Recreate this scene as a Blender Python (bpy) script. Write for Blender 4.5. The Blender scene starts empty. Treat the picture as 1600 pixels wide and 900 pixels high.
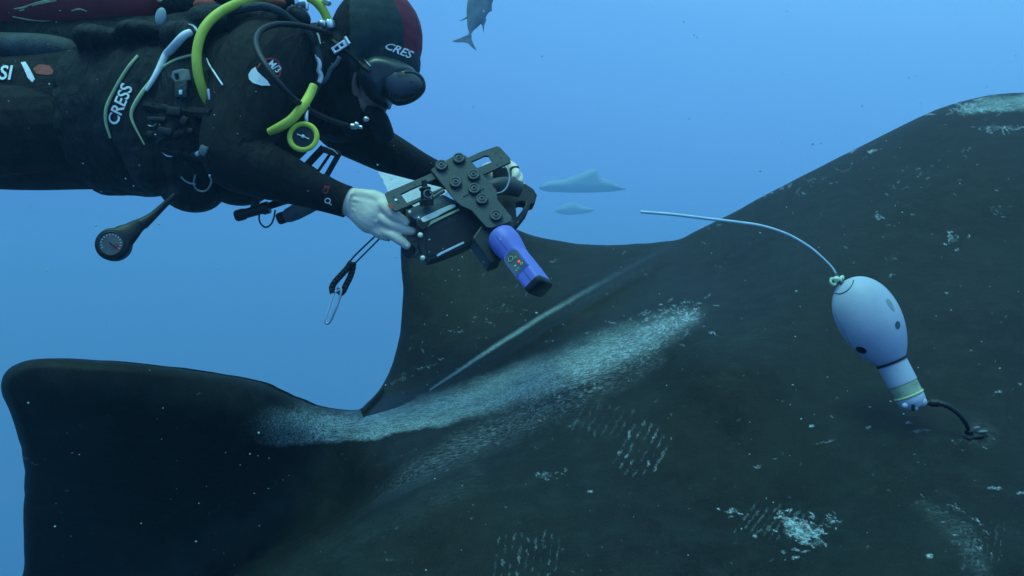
import bpy, bmesh, math, random
import numpy as np
from mathutils import Vector, Matrix, Quaternion
from mathutils.noise import noise as pnoise

random.seed(7)
rng = np.random.default_rng(11)
S = bpy.context.scene
C = S.collection

# ---------------------------------------------------------------- camera, light, exposure
F_PX = 1155.0                       # focal length in pixels of a 1600 px wide frame
cam_data = bpy.data.cameras.new('camera')
cam_data.sensor_width = 36.0
cam_data.lens = 36.0 * F_PX / 1600.0
cam_data.clip_start = 0.02
cam_data.clip_end = 600
cam = bpy.data.objects.new('camera', cam_data)
cam.rotation_euler = (math.radians(90), 0, 0)
C.objects.link(cam)
S.camera = cam

S.view_settings.view_transform = 'Standard'
S.view_settings.look = 'None'
S.view_settings.exposure = 0.0
S.view_settings.gamma = 1.0
S.render.engine = 'CYCLES'
S.cycles.use_denoising = True
S.cycles.volume_bounces = 0
S.cycles.max_bounces = 6

world = bpy.data.worlds.new('World')
S.world = world
world.use_nodes = True
wn = world.node_tree
wn.nodes.clear()
w_out = wn.nodes.new('ShaderNodeOutputWorld')
w_bg = wn.nodes.new('ShaderNodeBackground')
w_tc = wn.nodes.new('ShaderNodeTexCoord')
w_dot = wn.nodes.new('ShaderNodeVectorMath'); w_dot.operation = 'DOT_PRODUCT'      # light comes down from ahead and a little right
w_dot.inputs[1].default_value = (0.26, 0.0, 0.966)
w_map = wn.nodes.new('ShaderNodeMapRange')
w_map.inputs['From Min'].default_value = -1.0
w_map.inputs['From Max'].default_value = 1.0
w_ramp = wn.nodes.new('ShaderNodeValToRGB')      # open water: deep blue below, bright towards the surface
els = w_ramp.color_ramp.elements
els[0].position = 0.0; els[0].color = (0.003, 0.024, 0.090, 1)
els[1].position = 1.0; els[1].color = (0.42, 1.05, 1.6, 1)
for p, c in ((0.28, (0.022, 0.105, 0.34, 1)), (0.36, (0.038, 0.138, 0.43, 1)), (0.43, (0.060, 0.182, 0.54, 1)), (0.50, (0.082, 0.240, 0.67, 1)),
             (0.58, (0.108, 0.330, 0.82, 1)), (0.68, (0.140, 0.46, 0.96, 1)), (0.85, (0.28, 0.80, 1.30, 1))):
    e = els.new(p); e.color = c
wn.links.new(w_tc.outputs['Generated'], w_dot.inputs[0])
wn.links.new(w_dot.outputs['Value'], w_map.inputs['Value'])
wn.links.new(w_map.outputs[0], w_ramp.inputs[0])
wn.links.new(w_ramp.outputs[0], w_bg.inputs['Color'])
w_bg.inputs['Strength'].default_value = 1.04
wn.links.new(w_bg.outputs[0], w_out.inputs['Surface'])

sun_data = bpy.data.lights.new('sun', 'SUN')     # daylight filtered and scattered by the water above
sun_data.energy = 2.2
sun_data.angle = math.radians(25)
sun_data.color = (0.42, 1.0, 0.76)
sun = bpy.data.objects.new('sun', sun_data)
sun.rotation_euler = Vector((0.25, 0.22, -1.0)).to_track_quat('-Z', 'Y').to_euler()
C.objects.link(sun)

# ---------------------------------------------------------------- helpers
def U(px, py, d):
    """Point of the photograph's pixel grid set at its real distance d (metres)."""
    return Vector(((px - 800.0) / F_PX * d, d, (450.0 - py) / F_PX * d))

def tag(o, label=None, cat=None, group=None, kind=None):
    if label: o['label'] = label
    if cat: o['category'] = cat
    if group: o['group'] = group
    if kind: o['kind'] = kind
    return o

def empty(name, loc, label, cat, group=None):
    o = bpy.data.objects.new(name, None)
    o.location = loc
    o.empty_display_size = 0.05
    C.objects.link(o)
    return tag(o, label, cat, group)

def origin(o):
    v = Vector(o.location)
    while o.parent:
        o = o.parent
        v += Vector(o.location)
    return v

def obj(name, bm, m, parent=None, smooth=True, label=None, mats=None):
    me = bpy.data.meshes.new(name)
    if parent is not None:
        bmesh.ops.translate(bm, verts=bm.verts, vec=-origin(parent))
    bm.to_mesh(me)
    bm.free()
    for f in me.polygons: f.use_smooth = smooth
    if mats:
        for k in mats: me.materials.append(k)
    else:
        me.materials.append(m)
    if smooth and hasattr(me, 'set_sharp_from_angle'):
        me.set_sharp_from_angle(angle=math.radians(42))
    o = bpy.data.objects.new(name, me)
    C.objects.link(o)
    if parent is not None: o.parent = parent
    if label: o['label'] = label
    return o

def mat(name, base, rough=0.5, spec=0.3, metal=0.0, mottle=0.25, scale=40.0, bump=0.0, bscale=120.0,
        col2=None, wear=None, fold=0.0, fscale=9.0, coat=0.0, emit=None, alpha=1.0, transmission=0.0):
    m = bpy.data.materials.new(name)
    m.use_nodes = True
    nt = m.node_tree
    b = nt.nodes['Principled BSDF']
    b.inputs['Roughness'].default_value = rough
    b.inputs['Specular IOR Level'].default_value = spec
    b.inputs['Metallic'].default_value = metal
    b.inputs['Coat Weight'].default_value = coat
    b.inputs['Transmission Weight'].default_value = transmission
    tc = nt.nodes.new('ShaderNodeTexCoord')
    n = nt.nodes.new('ShaderNodeTexNoise')
    n.inputs['Scale'].default_value = scale
    n.inputs['Detail'].default_value = 5
    n.inputs['Roughness'].default_value = 0.6
    nt.links.new(tc.outputs['Object'], n.inputs['Vector'])
    r = nt.nodes.new('ShaderNodeValToRGB')
    c2 = col2 or tuple(max(0, min(1, x * (1 + mottle))) for x in base)
    c1 = tuple(x * (1 - mottle) for x in base)
    r.color_ramp.elements[0].position = 0.3
    r.color_ramp.elements[1].position = 0.7
    r.color_ramp.elements[0].color = (*c1, 1)
    r.color_ramp.elements[1].color = (*c2, 1)
    nt.links.new(n.outputs['Fac'], r.inputs[0])
    out = r.outputs[0]
    if wear:
        wc, amount, wscale = wear
        n2 = nt.nodes.new('ShaderNodeTexNoise')
        n2.inputs['Scale'].default_value = wscale
        n2.inputs['Detail'].default_value = 8
        n2.inputs['Roughness'].default_value = 0.75
        nt.links.new(tc.outputs['Object'], n2.inputs['Vector'])
        r2 = nt.nodes.new('ShaderNodeValToRGB')
        r2.color_ramp.elements[0].position = 1 - amount - 0.04
        r2.color_ramp.elements[1].position = 1 - amount + 0.04
        nt.links.new(n2.outputs['Fac'], r2.inputs[0])
        mx = nt.nodes.new('ShaderNodeMixRGB')
        nt.links.new(r2.outputs[0], mx.inputs[0])
        nt.links.new(out, mx.inputs[1])
        mx.inputs[2].default_value = (*wc, 1)
        out = mx.outputs[0]
    nt.links.new(out, b.inputs['Base Color'])
    if bump:
        n3 = nt.nodes.new('ShaderNodeTexNoise')
        n3.inputs['Scale'].default_value = bscale
        n3.inputs['Detail'].default_value = 4
        nt.links.new(tc.outputs['Object'], n3.inputs['Vector'])
        bp = nt.nodes.new('ShaderNodeBump')
        bp.inputs['Strength'].default_value = bump
        bp.inputs['Distance'].default_value = 0.004
        nt.links.new(n3.outputs['Fac'], bp.inputs['Height'])
        last = bp
        if fold:
            n4 = nt.nodes.new('ShaderNodeTexNoise')
            n4.inputs['Scale'].default_value = fscale; n4.inputs['Detail'].default_value = 3; n4.inputs['Distortion'].default_value = 1.6
            mp4 = nt.nodes.new('ShaderNodeMapping'); mp4.inputs['Scale'].default_value = (2.2, 1, .8)
            nt.links.new(tc.outputs['Object'], mp4.inputs[0]); nt.links.new(mp4.outputs[0], n4.inputs['Vector'])
            bp2 = nt.nodes.new('ShaderNodeBump'); bp2.inputs['Strength'].default_value = fold; bp2.inputs['Distance'].default_value = .03
            nt.links.new(n4.outputs['Fac'], bp2.inputs['Height']); nt.links.new(bp.outputs[0], bp2.inputs['Normal'])
            last = bp2
        nt.links.new(last.outputs[0], b.inputs['Normal'])
    if emit:
        b.inputs['Emission Color'].default_value = (*emit[0], 1)
        b.inputs['Emission Strength'].default_value = emit[1]
    b.inputs['Alpha'].default_value = alpha
    return m

def crom(pts, n):
    """Catmull-Rom through pts (lists of floats), n samples per span."""
    P = [np.array(p, float) for p in pts]
    P = [2 * P[0] - P[1]] + P + [2 * P[-1] - P[-2]]
    out = []
    for i in range(1, len(P) - 2):
        for k in range(n):
            t = k / n
            a, b, c, d = P[i - 1], P[i], P[i + 1], P[i + 2]
            out.append(0.5 * ((2 * b) + (-a + c) * t + (2 * a - 5 * b + 4 * c - d) * t * t + (-a + 3 * b - 3 * c + d) * t ** 3))
    out.append(P[-2])
    return out

def tube_bm(path, radii, seg=12, bm=None, flat=1.0, up=None, caps=True):
    """Tube through 3-D points; flat < 1 squashes it along `up`."""
    bm = bm or bmesh.new()
    path = [Vector(p) for p in path]
    n = len(path)
    if not hasattr(radii, '__len__'): radii = [radii] * n
    rings = []
    prev = None
    for i, p in enumerate(path):
        t = (path[min(i + 1, n - 1)] - path[max(i - 1, 0)])
        if t.length < 1e-9: t = Vector((0, 0, 1))
        t.normalize()
        if up is not None:
            a = Vector(up); a = (a - t * a.dot(t))
            if a.length < 1e-6: a = t.orthogonal()
            a.normalize()
        elif prev is None:
            a = t.orthogonal().normalized()
        else:
            a = (prev - t * prev.dot(t)); a.normalize()
        prev = a
        b = t.cross(a)
        r = radii[i]
        rings.append([bm.verts.new(p + a * (math.cos(2 * math.pi * k / seg) * r * flat) + b * (math.sin(2 * math.pi * k / seg) * r)) for k in range(seg)])
    for i in range(n - 1):
        for k in range(seg):
            bm.faces.new((rings[i][k], rings[i][(k + 1) % seg], rings[i + 1][(k + 1) % seg], rings[i + 1][k]))
    if caps:
        bm.faces.new(list(reversed(rings[0])))
        bm.faces.new(rings[-1])
    bmesh.ops.recalc_face_normals(bm, faces=bm.faces)
    return bm

def spline_tube(pts, seg=12, n=8, bm=None, flat=1.0, up=None):
    """pts: (px, py, depth, radius)."""
    sm = crom(pts, n)
    path = [U(q[0], q[1], q[2]) for q in sm]
    return tube_bm(path, [max(q[3], 1e-4) for q in sm], seg, bm, flat, up)

def lathe_bm(profile, p0, axis, seg=32, bm=None):
    """profile: (distance along axis, radius)."""
    bm = bm or bmesh.new()
    axis = Vector(axis).normalized()
    a = axis.orthogonal().normalized(); b = axis.cross(a)
    rings = []
    for (s, r) in profile:
        c = Vector(p0) + axis * s
        if r < 1e-6:
            rings.append([bm.verts.new(c)])
        else:
            rings.append([bm.verts.new(c + (a * math.cos(2 * math.pi * k / seg) + b * math.sin(2 * math.pi * k / seg)) * r) for k in range(seg)])
    for i in range(len(rings) - 1):
        A, B = rings[i], rings[i + 1]
        for k in range(seg):
            k2 = (k + 1) % seg
            if len(A) == 1 and len(B) == 1: continue
            if len(A) == 1: bm.faces.new((A[0], B[k2], B[k]))
            elif len(B) == 1: bm.faces.new((A[k], A[k2], B[0]))
            else: bm.faces.new((A[k], A[k2], B[k2], B[k]))
    if len(rings[0]) > 1: bm.faces.new(list(reversed(rings[0])))
    if len(rings[-1]) > 1: bm.faces.new(rings[-1])
    bmesh.ops.recalc_face_normals(bm, faces=bm.faces)
    return bm

def plate_bm(outline, holes, frame, thick, bevel=0.0, bm=None):
    """Flat plate: outline/holes are 2-D lists in the plane frame=(origin, ex, ey, ez), thickness along -ez."""
    bm = bm or bmesh.new()
    o, ex, ey, ez = frame
    tmp = bmesh.new()
    loops = []
    edges = []
    for lp in [outline] + list(holes):
        vs = [tmp.verts.new((x, y, 0)) for x, y in lp]
        es = [tmp.edges.new((vs[i], vs[(i + 1) % len(vs)])) for i in range(len(vs))]
        edges += es
    bmesh.ops.triangle_fill(tmp, use_beauty=True, use_dissolve=False, edges=edges, normal=(0, 0, 1))
    tmp.verts.index_update()
    front = [bm.verts.new(o + ex * v.co.x + ey * v.co.y) for v in tmp.verts]
    back = [bm.verts.new(o + ex * v.co.x + ey * v.co.y - ez * thick) for v in tmp.verts]
    for f in tmp.faces:
        ids = [v.index for v in f.verts]
        try:
            bm.faces.new([front[i] for i in ids])
            bm.faces.new([back[i] for i in reversed(ids)])
        except ValueError: pass
    for e in tmp.edges:
        if len(e.link_faces) == 1:
            i, j = e.verts[0].index, e.verts[1].index
            bm.faces.new((front[i], front[j], back[j], back[i]))
    tmp.free()
    bmesh.ops.recalc_face_normals(bm, faces=bm.faces)
    if bevel:
        es = [e for e in bm.edges if len(e.link_faces) == 2 and e.calc_face_angle(0) > 0.8]
        bmesh.ops.bevel(bm, geom=es, offset=bevel, segments=2, affect='EDGES', profile=0.5, clamp_overlap=True)
    return bm

def box_bm(c, ex, ey, ez, sx, sy, sz, bevel=0.0, bm=None):
    b2 = bmesh.new()
    vs = []
    for k in (-1, 1):
        for j in (-1, 1):
            for i in (-1, 1):
                vs.append(b2.verts.new(Vector(c) + ex * (i * sx / 2) + ey * (j * sy / 2) + ez * (k * sz / 2)))
    for q in ((0, 2, 3, 1), (4, 5, 7, 6), (0, 1, 5, 4), (2, 6, 7, 3), (0, 4, 6, 2), (1, 3, 7, 5)):
        b2.faces.new([vs[i] for i in q])
    bmesh.ops.recalc_face_normals(b2, faces=b2.faces)
    if bevel:
        bmesh.ops.bevel(b2, geom=list(b2.edges), offset=bevel, segments=2, affect='EDGES', profile=0.5, clamp_overlap=True)
    if bm is None: return b2
    me = bpy.data.meshes.new('tmp'); b2.to_mesh(me); b2.free()
    bm.from_mesh(me); bpy.data.meshes.remove(me)
    return bm

X, Y, Z = Vector((1, 0, 0)), Vector((0, 1, 0)), Vector((0, 0, 1))

def frame_from(pa, pb, pc):
    """Plane frame with origin pa, ex towards pb, ey towards pc, ez towards the viewer side."""
    ex = (pb - pa).normalized()
    ey = (pc - pa); ey = (ey - ex * ey.dot(ex)).normalized()
    ez = ex.cross(ey)
    if ez.y > 0: ez = -ez
    return pa, ex, ey, ez

def in_plane(frame, px, py):
    """2-D plane coordinates of the point of the plane seen at pixel (px, py)."""
    o, ex, ey, ez = frame
    d = U(px, py, 1.0)
    t = o.dot(ez) / d.dot(ez)
    p = d * t - o
    return (p.dot(ex), p.dot(ey))

def on_plane(frame, px, py, lift=0.0):
    o, ex, ey, ez = frame
    x, y = in_plane(frame, px, py)
    return o + ex * x + ey * y + ez * lift
# ---------------------------------------------------------------- the giant ray
OUT = [(558,641),(575,628),(592,610),(606,585),(617,556),(625,520),(629,480),(629,440),(626,400),(628,370),(640,342),
 (680,322),(740,332),(812,361),(860,374),(920,382),(980,382),(1030,378),(1062,374),(1090,360),(1120,345),(1160,325),(1200,303),
 (1280,262),(1360,222),(1440,182),(1480,165),(1530,152),(1600,144),(1700,140),(1850,150),(2050,200),(2300,330),(2420,560),
 (2450,1000),(2300,1400),(1900,1600),(1200,1560),(700,1420),(350,1270),(120,1150),(40,1040),(18,960),(34,905),(38,860),(36,800),(38,750),
 (33,700),(17,650),(3,612),(6,586),(26,568),(60,561),(130,562),(200,567),(300,579),(380,592),(420,603),(455,619),(490,633),(525,641)]
def chaikin_closed(P, n):
    P = np.array(P, float)
    for _ in range(n):
        Q = np.roll(P, -1, 0)
        P = np.stack([0.75 * P + 0.25 * Q, 0.25 * P + 0.75 * Q], 1).reshape(-1, 2)
    return P
sm = crom([OUT[-1]] + OUT + [OUT[0], OUT[1]], 4)
poly = np.array(sm[4:4 + 4 * len(OUT)])
# fine notches along the rims
jag = np.array([pnoise(Vector((p[0] * 0.035, p[1] * 0.035, 1.7))) + 0.5 * pnoise(Vector((p[0] * 0.1, p[1] * 0.1, 5.1))) for p in poly])
poly = poly + np.stack([jag, -jag], 1) * np.where(poly[:, 0] < 60, 2.6, 1.3)[:, None]

def poly_dist(pts, poly):
    """distance to and nearest point on the outline, and inside test."""
    A = poly; B = np.roll(poly, -1, 0)
    best = np.full(len(pts), 1e9); near = np.zeros((len(pts), 2)); inside = np.zeros(len(pts), bool)
    for a, b in zip(A, B):
        ab = b - a
        t = np.clip(((pts - a) @ ab) / max(ab @ ab, 1e-9), 0, 1)
        q = a + t[:, None] * ab
        d = np.hypot(*(pts - q).T)
        m = d < best
        best[m] = d[m]; near[m] = q[m]
        if a[1] != b[1]:
            c = ((a[1] > pts[:, 1]) != (b[1] > pts[:, 1])) & (pts[:, 0] < (b[0] - a[0]) * (pts[:, 1] - a[1]) / (b[1] - a[1]) + a[0])
            inside ^= c
    return best, near, inside

def rbf(ctrl):
    c = np.array(ctrl, float)
    P, V = c[:, :2] / 400.0, c[:, 2]
    def phi(r): return np.sqrt(r * r + 0.15)
    D = np.hypot(P[:, None, 0] - P[None, :, 0], P[:, None, 1] - P[None, :, 1])
    n = len(P)
    A = np.zeros((n + 3, n + 3)); A[:n, :n] = phi(D) + np.eye(n) * 0.0
    A[:n, n] = 1; A[:n, n + 1:] = P; A[n, :n] = 1; A[n + 1:, :n] = P.T
    w = np.linalg.solve(A, np.concatenate([V, [0, 0, 0]]))
    def f(q):
        q = q / 400.0
        out = np.full(len(q), w[n]) + q @ w[n + 1:]
        for i in range(n):
            out += w[i] * phi(np.hypot(q[:, 0] - P[i, 0], q[:, 1] - P[i, 1]))
        return out
    return f

near_depth = rbf([(5,600,1.24),(200,570,1.27),(60,850,1.50),(20,1000,1.6),(250,740,1.42),(390,620,1.44),(420,668,1.47),(400,760,1.52),(500,640,1.62),(520,740,1.50),
 (260,870,1.58),(400,850,1.46),(500,895,1.17),(620,830,1.19),(700,880,1.09),(1000,880,1.0),(1300,880,0.94),(1600,880,0.90),
 (600,668,1.60),(700,645,1.62),(800,610,1.63),(1000,530,1.62),(1090,495,1.62),(600,720,1.42),(760,700,1.38),(900,650,1.40),(1100,650,1.30),
 (1300,560,1.36),(1100,470,1.72),(900,520,1.74),(760,590,1.76),(1100,400,2.0),(1250,330,1.95),(1250,430,1.66),
 (1520,672,1.14),(1350,700,1.14),(1500,500,1.40),(1600,380,1.62),(1450,260,1.92),(1600,200,1.98),(1400,400,1.66),
 (1200,790,1.12),(900,780,1.16),(600,1200,0.95),(1200,1300,0.8),(2000,1200,0.8),(2300,600,1.3),(2000,250,1.95),(300,1150,1.5),(420,960,1.2)])
far_depth = rbf([(560,640,2.10),(600,600,2.18),(630,500,2.30),(630,400,2.42),(720,340,2.5),(810,370,2.48),(920,385,2.42),(1060,375,2.3),
 (700,590,2.05),(800,520,2.06),(900,460,2.10),(740,480,2.22),(850,430,2.28),(1300,300,2.2),(1600,100,2.4)])

def seg_dist(pts, a, b):
    a = np.array(a, float); b = np.array(b, float); ab = b - a
    t = np.clip(((pts - a) @ ab) / (ab @ ab), 0, 1)
    q = a + t[:, None] * ab
    return np.hypot(*(pts - q).T), t

def polyline_dist(pts, line):
    """distance to a polyline; each node (x, y, w...) interpolates its extra values."""
    L = np.array(line, float)
    best = np.full(len(pts), 1e9); ex = np.zeros((len(pts), L.shape[1] - 2)); side = np.zeros(len(pts))
    for a, b in zip(L[:-1], L[1:]):
        d, t = seg_dist(pts, a[:2], b[:2])
        m = d < best
        best[m] = d[m]
        ex[m] = (a[2:] + (b[2:] - a[2:]) * t[:, None])[m]
        ab = b[:2] - a[:2]
        s = ab[0] * (pts[:, 1] - a[1]) - ab[1] * (pts[:, 0] - a[0])
        side[m] = np.sign(s[m])
    return best, ex, side

def sstep(x, a, b):
    t = np.clip((x - a) / (b - a), 0, 1)
    return t * t * (3 - 2 * t)

CREASE = [(520,646,0),(558,641,0),(620,625,0),(680,604,0),(760,553,0),(840,504,0),(920,456,0),(1000,411,0),(1062,374,0),(1300,250,0)]

def axis_coords(lo, hi, a, b, fine, coarse):
    return np.concatenate([np.arange(lo, a, coarse), np.arange(a, b, fine), np.arange(b, hi + coarse, coarse)])
gx = axis_coords(-40, 2520, -8, 1610, 1.8, 22)
gy = axis_coords(60, 1660, 130, 908, 1.8, 22)
GX, GY = np.meshgrid(gx, gy)
pts = np.stack([GX.ravel(), GY.ravel()], 1)
dist, near, ins = poly_dist(pts, poly)
nx, ny = len(gx), len(gy)
I = ins.reshape(ny, nx)
cell = I[:-1, :-1] | I[1:, :-1] | I[:-1, 1:] | I[1:, 1:]
used = np.zeros((ny, nx), bool)
for dy in (0, 1):
    for dx in (0, 1):
        used[dy:ny - 1 + dy, dx:nx - 1 + dx] |= cell
used = used.ravel()
P2 = pts.copy()
outm = used & ~ins
P2[outm] = near[outm]
dist[outm] = 0
# pull inner vertices that nearly touch the outline onto it
step = 1.8
P2 = P2[used]; dd = dist[used]; onrim = outm[used]
idx = -np.ones(nx * ny, int); idx[used] = np.arange(used.sum())

def manta_masks(q):
    """albedo patterns: pale worn bands with some painted light and shade, bright nicks and rakes."""
    n = len(q)
    band = np.zeros(n); nick = np.zeros(n)
    wob = np.array([pnoise(Vector((a[0] * .16, a[1] * .16, 2.2))) for a in q]) * 3.0
    wob2 = np.array([pnoise(Vector((a[0] * .16, a[1] * .16, 9.2))) for a in q]) * 3.0
    big_w = np.array([pnoise(Vector((a[0] * .03, a[1] * .05, 4.2))) for a in q]) * 12
    q0 = q; q = q + np.stack([big_w * .3 + wob, big_w * .5 + wob2], 1) * .7
    # broad pale shoulder band
    d, e, s = polyline_dist(q, [(385,674,24,.20),(425,669,36,.62),(475,664,38,.85),(530,666,31,.95),(600,660,28,1.0),(690,640,28,1.0),(760,618,29,1.0),(850,585,33,.92),
                                (930,556,35,.78),(1000,530,33,.68),(1050,508,27,.5),(1100,490,20,.25)])
    w = e[:, 0]
    lo = 1 - sstep(q[:, 0], 640, 800)                     # band ends crisply underneath on the left, painting in the ridge's shaded underside
    outer = np.where(s > 0, w * (1.30 - .35 * lo), w * 1.25)
    inner_ = np.where(s > 0, w * (.2 + .45 * lo), w * .25)
    band = np.maximum(band, e[:, 1] * (1 - sstep(d, 0, 1) * 0) * (1 - np.clip((d - inner_) / (outer - inner_), 0, 1) ** 1.5))
    band = np.maximum(band, .20 * (1 - sstep(polyline_dist(q, [(400,930,0),(520,860,0),(640,800,0),(740,745,0)])[0], 0, 60)))  # wing side of the fold lightened in the colour, as if better lit
    # bright core flecks of the right half
    d, e, s = polyline_dist(q, [(700,650,10,.0),(800,618,16,.35),(870,600,20,.45),(925,576,24,.8),(980,545,24,1.0),(1040,512,20,1.0),(1085,494,12,.9)])
    core = e[:, 1] * (1 - sstep(d, 0, e[:, 0] * 1.5))
    # frayed lower fringe
    d, e, s = polyline_dist(q, [(545,800,12,.0),(630,750,16,.34),(720,700,24,.46),(820,650,26,.42),(930,606,20,.34),(1030,560,12,.25)])
    core = np.maximum(core, e[:, 1] * (1 - sstep(d, 0, e[:, 0] * 1.6)))
    band = np.maximum(band, .22 * e[:, 1] * (1 - sstep(d, 0, e[:, 0] * 1.8)))
    # thin crease line
    d, e, s = polyline_dist(q0 + np.stack([wob, wob2], 1) * .2, [(672,609,1.5,1.0),(720,577,2.6,1.2),(780,537,3.6,1.1),(850,493,4.2,.9),(900,464,4.5,.6),(960,430,5,.30),(1050,383,5,.14)])
    band = np.maximum(band, e[:, 1] * (1 - sstep(d, 0, e[:, 0] * 1.8)))
    # faint far end of the shoulder band
    d, e, s = polyline_dist(q, [(1080,560,10,.0),(1150,535,14,.16),(1230,510,16,.10),(1300,490,14,0)])
    band = np.maximum(band, e[:, 1] * (1 - sstep(d, 0, e[:, 0] * 2)))
    # rub patch on the crown of the back
    d, e, s = polyline_dist(q, [(1508,172,12,.6),(1550,163,14,.85),(1610,158,15,.9),(1700,165,12,.6)])
    band = np.maximum(band, e[:, 1] * (1 - sstep(d, e[:, 0] * .3, e[:, 0] * 1.3)))
    d, e, s = polyline_dist(q, [(1380,775,8,.0),(1440,790,18,.22),(1500,830,24,.34),(1530,880,26,.30),(1560,960,20,.1)])
    band = np.maximum(band, e[:, 1] * (1 - sstep(d, 0, e[:, 0] * 1.8)))
    d, e, s = polyline_dist(q, [(600,900,10,.1),(700,800,40,.10),(800,740,50,.09),(900,700,30,.02)])
    band = np.maximum(band, e[:, 1] * (1 - sstep(d, 0, e[:, 0] * 1.8)))

    q = q0
    def blob(x, y, rx, ry, amt):
        k = np.hypot((q[:, 0] + wob * 2 - x) / rx, (q[:, 1] + wob2 * 2 + big_w * .5 - y) / ry)
        nonlocal band
        band = np.maximum(band, amt * (1 - sstep(k, .1, 1.1)))
    for b_ in ((1252,832,30,20,.85),(1236,818,16,12,.8),(1146,800,14,7,.5),(1275,850,22,10,.5),(1300,815,14,9,.35),(1370,340,10,6,.3),(1490,373,12,8,.45),(590,648,26,8,.5),
               (1560,200,44,7,.4),(1450,268,70,10,.16),(1330,300,60,10,.12),(1560,330,8,30,.14),(900,660,60,14,.2),(850,745,26,10,.35),(800,760,40,8,.15),(990,680,30,40,.10),(1545,690,26,20,.16),
               (1080,498,30,12,.5),(1150,345,30,4,.2),(650,580,30,4,.25),(690,790,50,10,.14),(1480,800,60,14,.16)):
        blob(*b_)
    def mark(x, y, a, L, w, amt, ragged=0.6):
        c, s_ = math.cos(a), math.sin(a)
        m = (np.abs(q[:, 0] - x) < L + 8) & (np.abs(q[:, 1] - y) < L + 8)
        if not m.any(): return
        rx, ry = q[m, 0] - x + wob[m], q[m, 1] - y + wob2[m]
        u = rx * c + ry * s_; v = -rx * s_ + ry * c
        k = (u / L) ** 2 + (v / w) ** 2
        val = amt * (1 - sstep(k, 0.35, 1.0))
        nick[m] = np.maximum(nick[m], val)
    R = random.Random(5)
    def cluster(x, y, sx, sy, ang, n_, L=(2, 6), w=(1.2, 2.0), amt=(.4, 1), spread=0.4):
        w = (w[0] * .55, w[1] * .6); L = (L[0] * 1.1, L[1] * 1.3)
        for _ in range(n_):
            u, v = R.gauss(0, 1), R.gauss(0, 1)
            c, s_ = math.cos(ang), math.sin(ang)
            mark(x + (u * sx * c - v * sy * s_), y + (u * sx * s_ + v * sy * c), ang + R.gauss(0, spread), R.uniform(*L), R.uniform(*w), R.uniform(*amt))
    # rakes: parallel rows left by teeth and cleaning fish
    def rake(x, y, n_, dx, dy, L, ang, amt=.5, dashes=5):
        for i in range(n_):
            cx, cy = x + dx * i, y + dy * i
            LL = L * R.uniform(.6, 1.15)
            for k in range(dashes):
                t = (k + R.uniform(-.3, .3)) / (dashes - 1) - .5
                mark(cx + math.cos(ang) * LL * t, cy + math.sin(ang) * LL * t, ang + R.gauss(0, .12), R.uniform(4, 11), R.uniform(1.2, 2.4), amt * R.uniform(.25, 1.1))
    rake(975, 695, 6, 12, 3, 70, math.radians(118), .55)
    rake(905, 650, 7, 12, 2, 46, math.radians(120), .18)
    rake(775, 872, 9, 12, -1, 60, math.radians(97), .38, 4)
    rake(1165, 808, 7, 11, 2, 56, math.radians(128), .30, 6)
    rake(1240, 812, 5, 10, 3, 36, math.radians(125), .25)
    rake(1510, 860, 6, 11, -3, 60, math.radians(100), .20)
    cluster(1060, 500, 26, 10, -.5, 60, L=(2, 7), amt=(.4, 1))
    cluster(1010, 532, 36, 16, -.5, 90, L=(2, 8), amt=(.3, .8))
    cluster(920, 575, 40, 16, -.5, 70, L=(2, 8), amt=(.2, .7))
    cluster(1010, 495, 30, 5, -.3, 24, L=(2, 6), amt=(.3, .8))
    cluster(590, 645, 14, 5, -.6, 36, L=(3, 10), amt=(.4, 1))
    cluster(505, 660, 12, 4, -.9, 14, L=(3, 11), amt=(.4, .8))
    cluster(850, 640, 90, 9, -.5, 50, L=(2, 6), amt=(.15, .45))
    cluster(1252, 832, 20, 15, .2, 75, L=(3, 8), w=(2, 4), amt=(.5, 1))
    cluster(1232, 812, 8, 5, .2, 20, L=(3, 7), w=(2, 3), amt=(.6, 1))
    cluster(1144, 799, 9, 4, .1, 12, L=(2, 5), w=(1.5, 2.5), amt=(.5, 1))
    cluster(1295, 815, 10, 7, .6, 12, L=(2, 5), amt=(.4, .9))
    cluster(1520, 835, 20, 14, .4, 22, L=(2, 6), amt=(.2, .7))
    cluster(1470, 790, 50, 8, .4, 18, L=(2, 6), amt=(.1, .4))
    cluster(1565, 200, 34, 3, -.05, 24, L=(3, 7), w=(1.3, 2.2), amt=(.3, .9))
    cluster(1540, 168, 30, 6, -.05, 40, L=(4, 12), w=(1.5, 3), amt=(.3, .8))
    cluster(1450, 265, 60, 8, -.4, 18, L=(2, 5), amt=(.2, .6))
    cluster(1455, 330, 60, 20, -.4, 9, L=(2, 5), amt=(.2, .7))
    cluster(1300, 275, 40, 6, -.45, 16, L=(2, 7), amt=(.2, .6))
    cluster(1210, 298, 22, 2, -.46, 8, L=(4, 10), w=(1, 1.6), amt=(.4, .8))
    cluster(1490, 372, 9, 6, -.6, 9, L=(2, 6), w=(1.3, 2.2), amt=(.6, 1))
    cluster(1372, 338, 7, 4, -.3, 9, L=(2, 4), amt=(.5, .9))
    cluster(1560, 330, 6, 16, .1, 8, L=(2, 4), amt=(.2, .6))
    cluster(650, 580, 20, 2, -.45, 10, L=(3, 8), w=(1, 1.8), amt=(.3, .7))
    cluster(720, 520, 60, 10, -.5, 26, L=(1.5, 4), w=(.9, 1.5), amt=(.2, .6))
    cluster(800, 445, 40, 14, -.5, 14, L=(2, 6), w=(1, 1.8), amt=(.2, .6))
    cluster(855, 742, 14, 6, .1, 14, L=(2, 5), amt=(.3, .8))
    cluster(900, 490, 160, 30, -.5, 30, L=(1.2, 3), w=(.9, 1.5), amt=(.2, .5))
    cluster(1520, 690, 22, 6, 0, 10, L=(2, 5), amt=(.1, .35))
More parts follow.
